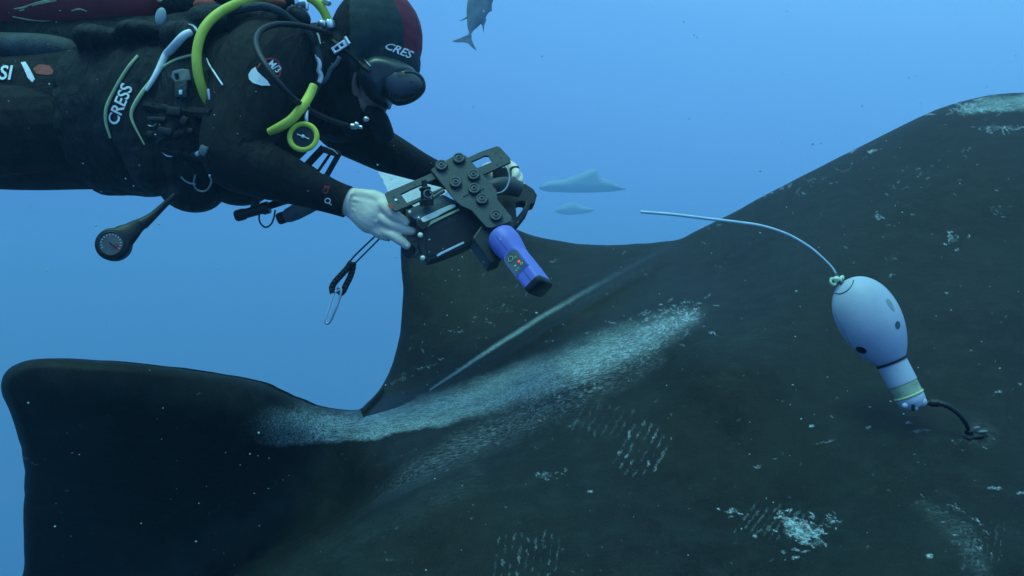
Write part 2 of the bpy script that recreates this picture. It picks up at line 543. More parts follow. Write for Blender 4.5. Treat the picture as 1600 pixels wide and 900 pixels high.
    for (x, y, a, L, w, am) in ((792,392,0,3,2,.9),(1268,667,0,5,2.2,1),(1358,668,0,6,1.6,.6),(1420,661,0,6,2,.8),(1560,612,0,6,2,.9),(1594,601,0,5,2,.7),
            (1360,636,0,3,1.6,.6),(1480,457,0,4,2,.8),(1555,763,0,14,3,.55),(1183,729,0,9,2,.5),(1208,716,.0,6,1.4,.4),(922,768,0,6,2,.7),(1300,652,.3,4,1.5,.5),
            (1452,868,0,8,4,.9),(1180,838,0,5,2,.7),(1206,874,-.6,4,1.5,.5),(1290,690,-.2,20,1.3,.35),(1440,673,-.1,24,2.2,.25),(1595,770,0,8,2.6,.5),
            (40,716,.2,9,1.4,.45),(52,724,.3,10,1.2,.45),(105,766,0,4,2,.35),(310,615,0,4,1.5,.3),(1392,430,-.5,4,1.5,.6),(1330,236,-.2,9,2,.8),(1362,236,-.2,9,2,.8)):
        mark(x, y, a, L, w, am)
    for _ in range(330):                                     # scattered small nicks
        x, y = R.uniform(560, 1620), R.uniform(150, 900)
        mark(x, y, R.gauss(-.25, .5), R.uniform(1.2, 3.4), R.uniform(.7, 1.3), R.uniform(.10, .5) ** 1.3)
    for _ in range(60):
        x, y = R.uniform(20, 560), R.uniform(600, 900)
        mark(x, y, R.gauss(0, .5), R.uniform(1.2, 2.6), R.uniform(.9, 1.5), R.uniform(.05, .2))
    for _ in range(300):
        x, y = R.uniform(100, 2400), R.uniform(960, 1550)
        mark(x, y, R.gauss(-.25, .5), R.uniform(12, 24), R.uniform(11, 16), R.uniform(.05, .2))
    dcol = 1 - sstep(np.hypot((q[:, 0] - 1530) / 1.6, q[:, 1] - 678), 4, 26)     # sore ring where the anchor sits
    return band, nick, core, dcol

q = P2
dC, _, sC = polyline_dist(q, CREASE)
sgn = dC * sC                                   # > 0 below the crease (near side)
mixn = sstep(sgn, -16, 22)
mixn = np.maximum(mixn, 1 - sstep(q[:, 0], 556, 606))
sgn = np.where(q[:, 0] < 556, np.abs(sgn) + 60, sgn)
FN = near_depth(q); FF = far_depth(q)
depth = FN * mixn + FF * (1 - mixn)
# soft valley under the crease and a raised lip on it
depth += 0.05 * np.exp(-((sgn - 34) / 22) ** 2) * sstep(q[:, 0], 640, 760) * (1 - sstep(q[:, 0], 980, 1080))
# leading-edge fold of the near wing, lower middle
dF, eF, sF = polyline_dist(q, [(250,960,.0),(350,900,.6),(430,868,.9),(500,838,1),(570,800,1),(640,765,.6),(740,720,.25),(850,670,0)])
fold = dF * sF
depth += eF[:, 0] * 0.13 * (1 - sstep(fold, -14, 3)) * np.exp(np.minimum(fold, 0) / 150) - eF[:, 0] * 0.035 * np.exp(-((fold - 40) / 40) ** 2)
# shoulder ridge
dR, eR, sR = polyline_dist(q, [(400,668,.3),(520,664,.8),(650,650,1),(800,605,1),(950,550,1),(1090,495,.4),(1300,470,0)])
depth -= eR[:, 0] * 0.035 * np.exp(-(dR / 38) ** 2)
band, nick, core, sore = manta_masks(q)
# low lumps of muscle and skin
lump = np.array([pnoise(Vector((a[0] * .008, a[1] * .012, 3.3))) for a in q]) * 0.012
depth += lump
hfin = np.clip(np.where(sgn < 0, 1, 0), 0, 1)
body_w = sstep(q[:, 0] + 0.5 * (q[:, 1] - 640), 520, 1150) * mixn       # 0 on the fins, 1 on the trunk
hmax = 0.030 + 0.34 * body_w
Rr = 16 + 168 * body_w
t = np.clip(dd / Rr, 0, 1)
h = hmax * np.sqrt(np.clip(1 - (1 - t) ** 2, 0, 1))
mid = depth + hmax
front = mid - h
back = mid + h * (1 + 0.6 * body_w)
rim = dd <= 1e-6
back[rim] = front[rim]
verts_f = np.stack([(q[:, 0] - 800) / F_PX * front, front, (450 - q[:, 1]) / F_PX * front], 1)
# the back face keeps the same width as the front so the slab has true thickness
verts_b = np.stack([(q[:, 0] - 800) / F_PX * front, back, (450 - q[:, 1]) / F_PX * front - 0.0], 1)
n1 = len(q)
bidx = np.where(rim, np.arange(n1), 0)
nb = np.cumsum(~rim) - 1
bidx[~rim] = n1 + nb[~rim]
allv = np.concatenate([verts_f, verts_b[~rim]])
cy, cx = np.nonzero(cell)
a = idx[cy * nx + cx]; b = idx[cy * nx + cx + 1]; c = idx[(cy + 1) * nx + cx + 1]; d_ = idx[(cy + 1) * nx + cx]
quads = np.stack([a, d_, c, b], 1)
bq = np.stack([bidx[a], bidx[b], bidx[c], bidx[d_]], 1)
keepb = ~((bq == quads[:, [0, 3, 2, 1]]).all(1))
me = bpy.data.meshes.new('body')
FQ = np.concatenate([quads, bq[keepb]])
me.vertices.add(len(allv)); me.vertices.foreach_set('co', allv.ravel().astype(np.float32))
me.loops.add(FQ.size); me.loops.foreach_set('vertex_index', FQ.ravel().astype(np.int32))
me.polygons.add(len(FQ)); me.polygons.foreach_set('loop_start', np.arange(0, FQ.size, 4, dtype=np.int32))
me.update(calc_edges=True); me.validate()
bmx = bmesh.new(); bmx.from_mesh(me)
bmesh.ops.remove_doubles(bmx, verts=[v for v in bmx.verts if v.is_boundary or v.index < 0], dist=1e-5)
bmx.to_mesh(me); bmx.free()
ok_attr = len(me.vertices) == len(allv)
# re-evaluate the marks at the final vertices (front face: by position; back: plain)
co = np.empty(len(me.vertices) * 3, np.float32); me.vertices.foreach_get('co', co); co = co.reshape(-1, 3)
pxy = np.stack([co[:, 0] / co[:, 1] * F_PX + 800, 450 - co[:, 2] / co[:, 1] * F_PX], 1)
if ok_attr:
    nbk = int((~rim).sum())
    z = np.zeros(nbk)
    cols = np.stack([np.concatenate([band, z]), np.concatenate([nick, z]), np.concatenate([core, z]), np.concatenate([sore, z])], 1)
else:
    bb = manta_masks(pxy)
    isfront = np.arange(len(co)) < n1
    cols = np.stack([v * isfront for v in bb], 1)
at = me.attributes.new('marks', 'FLOAT_COLOR', 'POINT')
at.data.foreach_set('color', cols.astype(np.float32).ravel())
for p in me.polygons: p.use_smooth = True

mm = bpy.data.materials.new('ray_skin'); mm.use_nodes = True
nt = mm.node_tree; bs = nt.nodes['Principled BSDF']
def N(kind, **kw):
    n_ = nt.nodes.new(kind)
    for k, v in kw.items():
        if k in n_.inputs: n_.inputs[k].default_value = v
        else: setattr(n_, k, v)
    return n_
L = nt.links.new
tc = N('ShaderNodeTexCoord')
att = N('ShaderNodeAttribute', attribute_name='marks')
sep = N('ShaderNodeSeparateColor'); L(att.outputs['Color'], sep.inputs[0])
def noise(scale, detail=5, rough=.6, rot=(0, 0, 0), sc=(1, 1, 1)):
    mp = N('ShaderNodeMapping'); mp.inputs['Rotation'].default_value = rot; mp.inputs['Scale'].default_value = sc
    L(tc.outputs['Object'], mp.inputs[0])
    n_ = N('ShaderNodeTexNoise', Scale=scale, Detail=detail, Roughness=rough); L(mp.outputs[0], n_.inputs['Vector'])
    return n_.outputs['Fac']
def math_(op, a_, b_=None, clamp=False):
    n_ = N('ShaderNodeMath', operation=op); n_.use_clamp = clamp
    for i, v in enumerate((a_, b_)):
        if v is None: continue
        if isinstance(v, (int, float)): n_.inputs[i].default_value = v
        else: L(v, n_.inputs[i])
    return n_.outputs[0]
def rampf(v, a_, b_):
    n_ = N('ShaderNodeMapRange'); n_.inputs['From Min'].default_value = a_; n_.inputs['From Max'].default_value = b_
    n_.interpolation_type = 'SMOOTHSTEP'; L(v, n_.inputs['Value']); return n_.outputs[0]
def mix(f, a_, b_):
    n_ = N('ShaderNodeMixRGB')
    if isinstance(f, float): n_.inputs[0].default_value = f
    else: L(f, n_.inputs[0])
    for i, v in ((1, a_), (2, b_)):
        if isinstance(v, tuple): n_.inputs[i].default_value = (*v, 1)
        else: L(v, n_.inputs[i])
    return n_.outputs[0]
big = noise(3.0, 4); fine = noise(90, 6, .7); mid_n = noise(22, 5, .65)
grain = noise(420, 3, .7)
skin = mix(rampf(big, .35, .65), (0.007, 0.008, 0.0045), (0.013, 0.015, 0.009))
skin = mix(math_('MULTIPLY', rampf(mid_n, .42, .66), .55), skin, (0.027, 0.031, 0.021))
skin = mix(math_('MULTIPLY', rampf(noise(60, 4, .7), .55, .72), .55), skin, (0.048, 0.022, 0.021))
skin = mix(math_('MULTIPLY', rampf(grain, .5, .75), .45), skin, (0.058, 0.062, 0.056))
skin = mix(math_('MULTIPLY', rampf(noise(70, 6, .8, rot=(0, -0.45, 0), sc=(.18, 1, 1.8)), .56, .76), .5), skin, (0.055, 0.066, 0.060))
skin = mix(1.0, skin, skin)
sk_ = N('ShaderNodeMixRGB'); sk_.blend_type = 'MULTIPLY'; sk_.inputs[0].default_value = 1; L(skin, sk_.inputs[1]); sk_.inputs[2].default_value = (.50, .62, .72, 1); skin = sk_.outputs[0]
# streaks that run along the shoulder band (direction about -0.5 rad in the picture plane)
strk = noise(190, 5, .8, rot=(0, -0.52, 0), sc=(.26, 1, 1.4))
strk2 = noise(210, 5, .8, rot=(0, -0.62, 0), sc=(.20, 1, 1.5))
speck = rampf(noise(300, 4, .75), .36, .56)
bandf = math_('MULTIPLY', sep.outputs[0], math_('ADD', math_('MULTIPLY', rampf(strk, .32, .74), .66), .36))
bandf = math_('MULTIPLY', bandf, math_('ADD', math_('MULTIPLY', speck, .62), .48))
bandf = math_('MULTIPLY', bandf, math_('ADD', math_('MULTIPLY', rampf(noise(18, 6, .7, rot=(0, -0.52, 0), sc=(.5, 1, 1.5)), .25, .7), .4), .68))
bandf = rampf(bandf, .03, .98)
c1 = mix(bandf, skin, (0.36, 0.49, 0.47))
coref = math_('MULTIPLY', sep.outputs[2], rampf(strk2, .44, .74))
c1 = mix(math_('MULTIPLY', coref, .8), c1, (0.55, 0.66, 0.72))
nickf = math_('MULTIPLY', math_('POWER', sep.outputs[1], 1.3), math_('ADD', math_('MULTIPLY', rampf(noise(330, 4, .75), .42, .62), 1.0), .12), True)
c1 = mix(nickf, c1, (0.62, 0.74, 0.78))
c1 = mix(math_('MULTIPLY', att.outputs['Alpha'], math_('MULTIPLY', rampf(fine, .35, .7), .5)), c1, (0.12, 0.12, 0.12))
L(c1, bs.inputs['Base Color'])
bs.inputs['Roughness'].default_value = .55
bs.inputs['Specular IOR Level'].default_value = .14
hgt = math_('ADD', math_('MULTIPLY', fine, .6), math_('ADD', math_('MULTIPLY', grain, .35), math_('MULTIPLY', strk, math_('MULTIPLY', sep.outputs[0], 1.2))))
hgt = math_('ADD', hgt, math_('MULTIPLY', nickf, .5))
bp = N('ShaderNodeBump'); bp.inputs['Strength'].default_value = .5; bp.inputs['Distance'].default_value = .006
L(hgt, bp.inputs['Height']); L(bp.outputs[0], bs.inputs['Normal'])
me.materials.append(mm)
ray = bpy.data.objects.new('giant_ray', me)
C.objects.link(ray)
tag(ray, 'giant dark grey ray with pale scarred bands filling the foreground', 'ray')
print('ray verts', len(me.vertices), 'masks direct', ok_attr)
# ---------------------------------------------------------------- materials of diver and gear
M = {}
M['neoprene'] = mat('neoprene', (0.008, 0.009, 0.010), .75, .18, mottle=.5, scale=30, bump=.5, bscale=350, col2=(0.015, 0.015, 0.016), fold=.55, fscale=7)
M['neoprene_teal'] = mat('neoprene_teal', (0.018, 0.034, 0.036), .7, .2, mottle=.4, scale=35, bump=.5, bscale=400)
M['neoprene_red'] = mat('neoprene_red', (0.16, 0.022, 0.040), .7, .2, mottle=.3, scale=35, bump=.4, bscale=400)
M['skin'] = mat('skin', (0.78, 0.66, 0.50), .5, .3, mottle=.13, scale=28, bump=.35, bscale=70, col2=(0.86, 0.74, 0.58))
M['face_skin'] = mat('face_skin', (0.30, 0.20, 0.16), .55, .3, mottle=.2, scale=28, bump=.3, bscale=160)
M['nylon'] = mat('nylon', (0.009, 0.013, 0.015), .7, .22, mottle=.5, scale=60, bump=.7, bscale=500, fold=.7, fscale=12)
M['nylon_grey'] = mat('nylon_grey', (0.035, 0.050, 0.052), .65, .25, mottle=.45, scale=25, bump=.6, bscale=260)
M['rubber'] = mat('rubber', (0.010, 0.012, 0.013), .5, .35, mottle=.3, scale=60)
M['silicone'] = mat('silicone', (0.020, 0.030, 0.034), .35, .4, mottle=.3, scale=30)
M['tank_red'] = mat('tank_red', (0.24, 0.030, 0.040), .5, .35, mottle=.25, scale=9, wear=((.45, .5, .45), .26, 26))
M['yellow'] = mat('yellow_rubber', (0.56, 0.60, 0.07), .5, .3, mottle=.12, scale=30, wear=((.25, .3, .06), .28, 90))
M['piping'] = mat('pale_piping', (0.52, 0.60, 0.30), .6, .25, mottle=.2, scale=60)
M['white'] = mat('white_print', (0.78, 0.80, 0.78), .6, .25, mottle=.1, scale=80)
M['red_print'] = mat('red_print', (0.42, 0.05, 0.05), .6, .25, mottle=.2, scale=80)
M['orange_print'] = mat('orange_print', (0.30, 0.07, 0.04), .6, .25, mottle=.3, scale=60)
M['steel'] = mat('steel', (0.62, 0.64, 0.62), .28, .5, metal=.85, mottle=.2, scale=60)
M['trim'] = mat('pale_trim', (0.90, 0.92, 0.66), .35, .4, mottle=.15, scale=60)
M['chrome'] = mat('bright_metal', (0.85, 0.88, 0.86), .25, .5, metal=.6, mottle=.12, scale=60)
M['grey_plastic'] = mat('grey_plastic', (0.10, 0.13, 0.13), .5, .35, mottle=.25, scale=50)
M['black_plastic'] = mat('black_plastic', (0.016, 0.018, 0.019), .45, .35, mottle=.35, scale=50, wear=((.08, .09, .09), .24, 120))
M['anodised'] = mat('anodised_plate', (0.045, 0.058, 0.058), .5, .35, mottle=.2, scale=24, bump=.2, bscale=300, wear=((.12, .14, .14), .25, 70))
M['knob'] = mat('knob_plastic', (0.065, 0.080, 0.080), .45, .4, mottle=.2, scale=60)
M['purple'] = mat('purple_plastic', (0.15, 0.17, 0.56), .42, .35, mottle=.06, scale=20, bump=.15, bscale=500)
M['glass'] = mat('mask_glass', (0.012, 0.016, 0.018), .22, .6, mottle=.2, scale=9, coat=.5)
M['dial'] = mat('dial_face', (0.10, 0.11, 0.11), .4, .4, mottle=.3, scale=50)
M['led'] = mat('red_led', (0.8, 0.06, 0.03), .4, .3, emit=((1.0, .06, .02), 1.0))

def remeshed(bm, voxel, smooth=3):
    """One continuous skin over overlapping volumes."""
    tm = bpy.data.meshes.new('tmp'); bm.to_mesh(tm); bm.free()
    to = bpy.data.objects.new('tmp', tm); C.objects.link(to)
    md = to.modifiers.new('r', 'REMESH'); md.mode = 'VOXEL'; md.voxel_size = voxel
    ms = to.modifiers.new('s', 'SMOOTH'); ms.factor = .5; ms.iterations = smooth
    dg = bpy.context.evaluated_depsgraph_get()
    nm = bpy.data.meshes.new_from_object(to.evaluated_get(dg))
    bpy.data.objects.remove(to); bpy.data.meshes.remove(tm)
    out = bmesh.new(); out.from_mesh(nm); bpy.data.meshes.remove(nm)
    return out

def ball(bm, px, py, d, rx, ry, rz, rot=0.0, yaw=0.0):
    """Ellipsoid; rx, rz in pixels at its depth, ry metres along the view."""
    k = d / F_PX
    m = Matrix.Translation(U(px, py, d)) @ Matrix.Rotation(rot, 4, 'Y') @ Matrix.Rotation(yaw, 4, 'Z') @ Matrix.Diagonal((rx * k, ry, rz * k, 1))
    bmesh.ops.create_uvsphere(bm, u_segments=24, v_segments=14, radius=1.0, matrix=m)

from mathutils.bvhtree import BVHTree
SURF = {}
def register(name, o):
    bmt = bmesh.new(); bmt.from_mesh(o.data)
    bmesh.ops.translate(bmt, verts=bmt.verts, vec=origin(o))
    SURF[name] = BVHTree.FromBMesh(bmt); bmt.free()
def on_surface(names, px, py, lift=0.002, fallback=1.6):
    d = U(px, py, 1.0).normalized()
    best = None
    for n_ in names:
        h_ = SURF[n_].ray_cast(Vector((0, 0, 0)), d)
        if h_[0] is not None and (best is None or h_[3] < best[3]): best = h_
    if best is None: return U(px, py, fallback)
    nrm = best[1] if best[1].dot(d) < 0 else -best[1]
    return best[0] + nrm * lift

def draped(names, pts, seg=8, n=6, flat=1.0, lift=0.6):
    """Cord, strap or piping lying on surfaces: pts (px, py, radius)."""
    sm = crom(pts, n)
    path = [on_surface(names, q[0], q[1], q[2] * lift) for q in sm]
    # even out jumps
    for _ in range(2):
        path = [path[0]] + [(path[i - 1] + path[i] * 2 + path[i + 1]) / 4 for i in range(1, len(path) - 1)] + [path[-1]]
    return tube_bm(path, [max(q[2], 2e-4) for q in sm], seg)

def ring_bm(c, normal, R, r, seg=36, tseg=8, flat=1.0, a0=0, a1=2 * math.pi):
    normal = Vector(normal).normalized()
    a = normal.orthogonal().normalized(); b = normal.cross(a)
    full = abs(a1 - a0 - 2 * math.pi) < 1e-6
    bm = bmesh.new(); rings = []
    cnt = seg if full else seg + 1
    for i in range(cnt):
        t = a0 + (a1 - a0) * i / seg
        rad = a * math.cos(t) + b * math.sin(t)
        rings.append([bm.verts.new(Vector(c) + rad * (R + r * math.cos(2 * math.pi * k / tseg)) + normal * (r * flat * math.sin(2 * math.pi * k / tseg))) for k in range(tseg)])
    for i in range(seg):
        A, B = rings[i], rings[(i + 1) % cnt]
        for k in range(tseg):
            bm.faces.new((A[k], A[(k + 1) % tseg], B[(k + 1) % tseg], B[k]))
    bmesh.ops.recalc_face_normals(bm, faces=bm.faces)
    return bm

def patch_bm(names, outline, lift=0.0015, dens=2.2):
    """Thin print or patch following a surface, outline in pixels."""
    P_ = np.array(outline, float)
    tmp = bmesh.new()
    # resample the outline, fill, then subdivide
    vs = []
    for i in range(len(P_)):
        a, b = P_[i], P_[(i + 1) % len(P_)]
        k = max(1, int(np.hypot(*(b - a)) / dens))
        for j in range(k):
            p = a + (b - a) * j / k
            vs.append(tmp.verts.new((p[0], p[1], 0)))
    es = [tmp.edges.new((vs[i], vs[(i + 1) % len(vs)])) for i in range(len(vs))]
    bmesh.ops.triangle_fill(tmp, use_beauty=True, edges=es)
    inner = [e for e in tmp.edges if len(e.link_faces) == 2]
    if inner:
        bmesh.ops.subdivide_edges(tmp, edges=inner, cuts=3, use_grid_fill=True)
        bmesh.ops.triangulate(tmp, faces=tmp.faces)
    for v in tmp.verts: v.co = on_surface(names, v.co.x, v.co.y, lift)
    bmesh.ops.recalc_face_normals(tmp, faces=tmp.faces)
    ext = bmesh.ops.extrude_face_region(tmp, geom=list(tmp.faces))
    bmesh.ops.translate(tmp, verts=[g for g in ext['geom'] if isinstance(g, bmesh.types.BMVert)], vec=(0, 0.0008, 0))
    return tmp

def text_bm(names, body, px, py, size, ang, lift=0.0016, shear=0.25, font_scale=(1, 1), depth=None):
    """Lettering laid on a surface: size = cap height in pixels, ang = screen angle."""
    cu = bpy.data.curves.new('t', 'FONT'); cu.body = body; cu.size = 1.0; cu.shear = shear; cu.align_x = 'LEFT'; cu.resolution_u = 3
    cu.offset = 0.018
    to = bpy.data.objects.new('t', cu); C.objects.link(to)
    dg = bpy.context.evaluated_depsgraph_get()
    tm = bpy.data.meshes.new_from_object(to.evaluated_get(dg))
    bpy.data.objects.remove(to); bpy.data.curves.remove(cu)
    bm = bmesh.new(); bm.from_mesh(tm); bpy.data.meshes.remove(tm)
    bmesh.ops.triangulate(bm, faces=bm.faces)
    bmesh.ops.subdivide_edges(bm, edges=[e for e in bm.edges if e.calc_length() > .2], cuts=1)
    c, s_ = math.cos(ang), math.sin(ang)
    k = size / 0.7
    for v in bm.verts:
        x, y = v.co.x * k * font_scale[0], v.co.y * k * font_scale[1]
        qx, qy = px + x * c + y * s_, py + x * s_ - y * c
        v.co = U(qx, qy, depth) if depth else on_surface(names, qx, qy, lift)
    return bm

# ---------------------------------------------------------------- the diver
diver = empty('person', U(330, 200, 1.75), 'scuba diver in black wetsuit and hood leaning over the ray with both hands out', 'person')
b = bmesh.new()
# trunk, hips and legs (legs run out of the frame to the left)
spline_tube([(-160,192,1.78,.12),(-90,191,1.78,.150),(-20,190,1.78,.162),(50,188,1.78,.168),(130,184,1.78,.172),(230,182,1.77,.176),(320,180,1.76,.184),(390,162,1.755,.176),(440,138,1.76,.150)], 36, 5, b, flat=.86, up=(0, 1, 0))
for (x, y, d, rx, ry, rz, rot) in ((400,150,1.75,80,.17,110,-.2),(455,120,1.76,70,.18,86,-.3),(500,120,1.78,60,.13,80,.1),(530,160,1.82,60,.12,62,.3),(300,292,1.74,46,.10,40,.1),(375,285,1.75,50,.10,36,-.1)):
    ball(b, x, y, d, rx, ry, rz, rot)
spline_tube([(160,195,1.735,.10),(60,200,1.71,.105),(-60,205,1.69,.108),(-260,212,1.66,.095),(-480,205,1.68,.066),(-640,215,1.70,.066),(-860,190,1.72,.044),(-900,188,1.72,.042)], 20, 5, b)
spline_tube([(60,160,1.90,.115),(-60,165,1.90,.112),(-260,170,1.90,.095),(-480,160,1.92,.066),(-640,160,1.92,.066),(-860,130,1.92,.044),(-900,128,1.92,.042)], 20, 5, b)
# neck and head
spline_tube([(470,95,1.76,.085),(520,90,1.75,.078),(560,85,1.74,.075)], 20, 5, b)
ball(b, 588, 66, 1.735, 66, .088, 76, .15)
ball(b, 596, 112, 1.735, 46, .072, 56, .25)
ball(b, 582, 150, 1.735, 24, .045, 34, -.3)
# near arm
spline_tube([(425,85,1.66,.092),(405,120,1.60,.096),(385,175,1.555,.082),(368,222,1.53,.070),(372,248,1.525,.067),(400,262,1.53,.062),(440,277,1.54,.053),(490,297,1.55,.040),(535,313,1.555,.0305),(550,317,1.555,.029)], 22, 6, b)
# far arm
spline_tube([(510,150,1.86,.085),(540,195,1.90,.075),(575,222,1.92,.060),(620,246,1.90,.050),(665,268,1.86,.040),(705,280,1.82,.031),(735,285,1.79,.027)], 20, 6, b)
# near hand: palm, four fingers and the thumb behind the rig
def finger(bm_, pts, n=5): spline_tube(pts, 12, n, bm_)
spline_tube([(534,314,1.555,.0285),(550,317,1.553,.032),(568,324,1.546,.040),(586,335,1.540,.044),(600,344,1.542,.036)], 20, 5, b, flat=.55, up=(0, 1, 0))
spline_tube([(552,336,1.545,.012),(575,350,1.54,.014),(596,364,1.537,.014),(610,370,1.532,.011)], 12, 4, b)
finger(b, [(556,304,1.545,.012),(580,308,1.538,.014),(597,318,1.532,.013)])
finger(b, [(590,316,1.536,0.0125),(602,323,1.524,0.0129),(612,333,1.516,0.0120),(624,341,1.514,0.0110),(634,347,1.517,0.0096),(638,350,1.519,0.0073)])
finger(b, [(590,336,1.530,0.0120),(606,347,1.521,0.0112),(622,355,1.517,0.0103),(636,360,1.520,0.0096),(646,362,1.523,0.0084),(650,363,1.525,0.0062)])
finger(b, [(592,346,1.540,0.0103),(612,358,1.536,0.0096),(634,367,1.536,0.0086),(648,369,1.538,0.0076),(655,370,1.541,0.0058)])
finger(b, [(584,350,1.544,0.0125),(600,361,1.532,0.0116),(614,368,1.520,0.0110),(626,376,1.514,0.0103),(635,383,1.514,0.0091),(640,387,1.516,0.0067)])
finger(b, [(560,308,1.560,.015),(584,306,1.588,.013),(606,316,1.605,.0115),(620,326,1.612,.010),(628,332,1.614,.0078)])
# far hand round the handle on the right of the rig
spline_tube([(735,285,1.79,.027),(752,283,1.775,.029),(772,276,1.76,.032),(788,270,1.75,.026)], 16, 5, b, flat=.62, up=(0, 1, 0))
finger(b, [(780,262,1.745,.013),(794,258,1.725,.0118),(803,263,1.695,.0108),(806,272,1.672,.0100),(803,280,1.664,.0078)])
finger(b, [(784,270,1.745,.012),(800,268,1.722,.0118),(810,275,1.692,.0108),(811,284,1.670,.0100),(807,292,1.664,.0078)])
finger(b, [(786,278,1.75,.012),(803,279,1.725,.0112),(813,287,1.695,.0104),(812,296,1.674,.0095),(808,303,1.668,.0075)])
finger(b, [(782,286,1.755,.011),(798,289,1.735,.0104),(810,297,1.705,.0094),(810,305,1.686,.0085),(806,311,1.680,.0066)])
finger(b, [(752,272,1.755,.013),(762,262,1.715,.0118),(776,262,1.690,.0105),(786,268,1.680,.0085)])
for (x0, y0, x1, y1) in ((552,312,594,322),(552,320,592,335),(551,327,590,347)):
    spline_tube([(x0,y0,1.5335,.005),((x0+x1)/2,(y0+y1)/2+1,1.528,.0062),(x1,y1,1.5245,.0078)], 8, 3, b)
bmd = remeshed(b, .0022, 3)
# materials by region: 0 wetsuit, 1 hands, 2 face
bmd.verts.ensure_lookup_table()
w0, w1 = U(540, 314, 1.555), U(558, 319, 1.555)
ax = (w1 - w0).normalized()
v0 = U(716, 281, 1.81); ax2 = (U(740, 285, 1.79) - v0).normalized()
for f in bmd.faces:
    c = f.calc_center_median()
    px, py = c.x / c.y * F_PX + 800, 450 - c.z / c.y * F_PX
    f.material_index = 0
    if c.y < 1.70 and (c - w0).dot(ax) > 0 and px < 670 and py > 280: f.material_index = 1
    elif px > 700 and py > 240 and (c - v0).dot(ax2) > 0: f.material_index = 1
    elif px > 548 and py > 92 and py < 200 and c.y < 1.80 and (px - 548) + (py - 92) * .2 > 6: f.material_index = 2
body = obj('body', bmd, None, diver, mats=[M['neoprene'], M['skin'], M['face_skin']])
register('body', body)

# fingernails of the near hand
for (x, y, a) in ((634,350,.5),(645.5,362.5,.3),(636,384.5,.8)):
    nb_ = bmesh.new(); ball(nb_, x, y, 1.5135, 3.6, .0022, 2.6, a)
    p = on_surface(['body'], x, y, -.0006); c0 = U(x, y, 1.5135)
    bmesh.ops.translate(nb_, verts=nb_.verts, vec=p - c0)
    obj('fingernail', nb_, mat('nail', (.70, .60, .52), .35, .4, mottle=.05) if 'nail' not in bpy.data.materials else bpy.data.materials['nail'], diver)

# cuff of the near sleeve
cf = spline_tube([(497,299,1.55,.0405),(515,306,1.553,.0365),(532,312,1.555,.0345),(543,315.5,1.555,.0340)], 28, 3)
obj('cuff', cf, M['neoprene'], diver)
register('cuff', bpy.data.objects['cuff'])
obj('cuff_print', text_bm(['cuff', 'body'], 'CS', 511, 304, 8, math.radians(-72), shear=0), M['red_print'], diver)
lg = bmesh.new()
for (R_, a0, a1) in ((5, 0, 2 * math.pi),):
    pts_ = [on_surface(['cuff', 'body'], 512 + 4.2 * math.cos(t), 313.5 + 3.6 * math.sin(t), .001) for t in np.linspace(0, 2 * math.pi, 17)]
    tube_bm(pts_, .0011, 6, lg, caps=False)
tube_bm([on_surface(['cuff', 'body'], 514, 317, .001), on_surface(['cuff', 'body'], 518, 320, .001)], .0011, 6, lg)
obj('cuff_emblem', lg, M['white'], diver)

# hood: thin shell over head and neck with an opening for the face
b = bmesh.new()
ball(b, 588, 64, 1.735, 70, .098, 80, .12)
ball(b, 600, 96, 1.735, 55, .088, 50, .2)
spline_tube([(470,112,1.77,.105),(505,112,1.755,.098),(545,100,1.74,.090),(575,92,1.735,.086)], 24, 5, b)
spline_tube([(520,130,1.76,.080),(545,150,1.75,.062),(560,175,1.75,.050),(570,200,1.77,.046)], 20, 5, b)
hb = remeshed(b, .0040, 4)
for f in hb.faces:
    c = f.calc_center_median()
    px, py = c.x / c.y * F_PX + 800, 450 - c.z / c.y * F_PX
    edge = 612 + (py) * .28 + 6 * math.sin(py * .05)
    f.material_index = 2 if (px > edge and py < 84) else (1 if px > 548 and py < 120 else 0)
dele = []
for v in hb.verts:
    px, py = v.co.x / v.co.y * F_PX + 800, 450 - v.co.z / v.co.y * F_PX
    # oval opening for mask and face, in the head's own direction (down and right)
    u, w_ = (px - 604) * .80 + (py - 150) * -.60, (px - 604) * .60 + (py - 150) * .80
    if (u / 44) ** 2 + ((w_ - 4) / 50) ** 2 < 1: dele.append(v)
bmesh.ops.delete(hb, geom=dele, context='VERTS')
hood = obj('hood', hb, None, diver, mats=[M['neoprene'], M['neoprene_teal'], M['neoprene_red']])
sol = hood.modifiers.new('thickness', 'SOLIDIFY'); sol.thickness = .004; sol.offset = 1
register('hood', hood)
obj('hood_print', text_bm(['hood'], 'CRES', 599, 76, 11.5, math.radians(22), lift=.0055, font_scale=(1.12, 1)), M['white'], diver, label='white lettering on the hood')

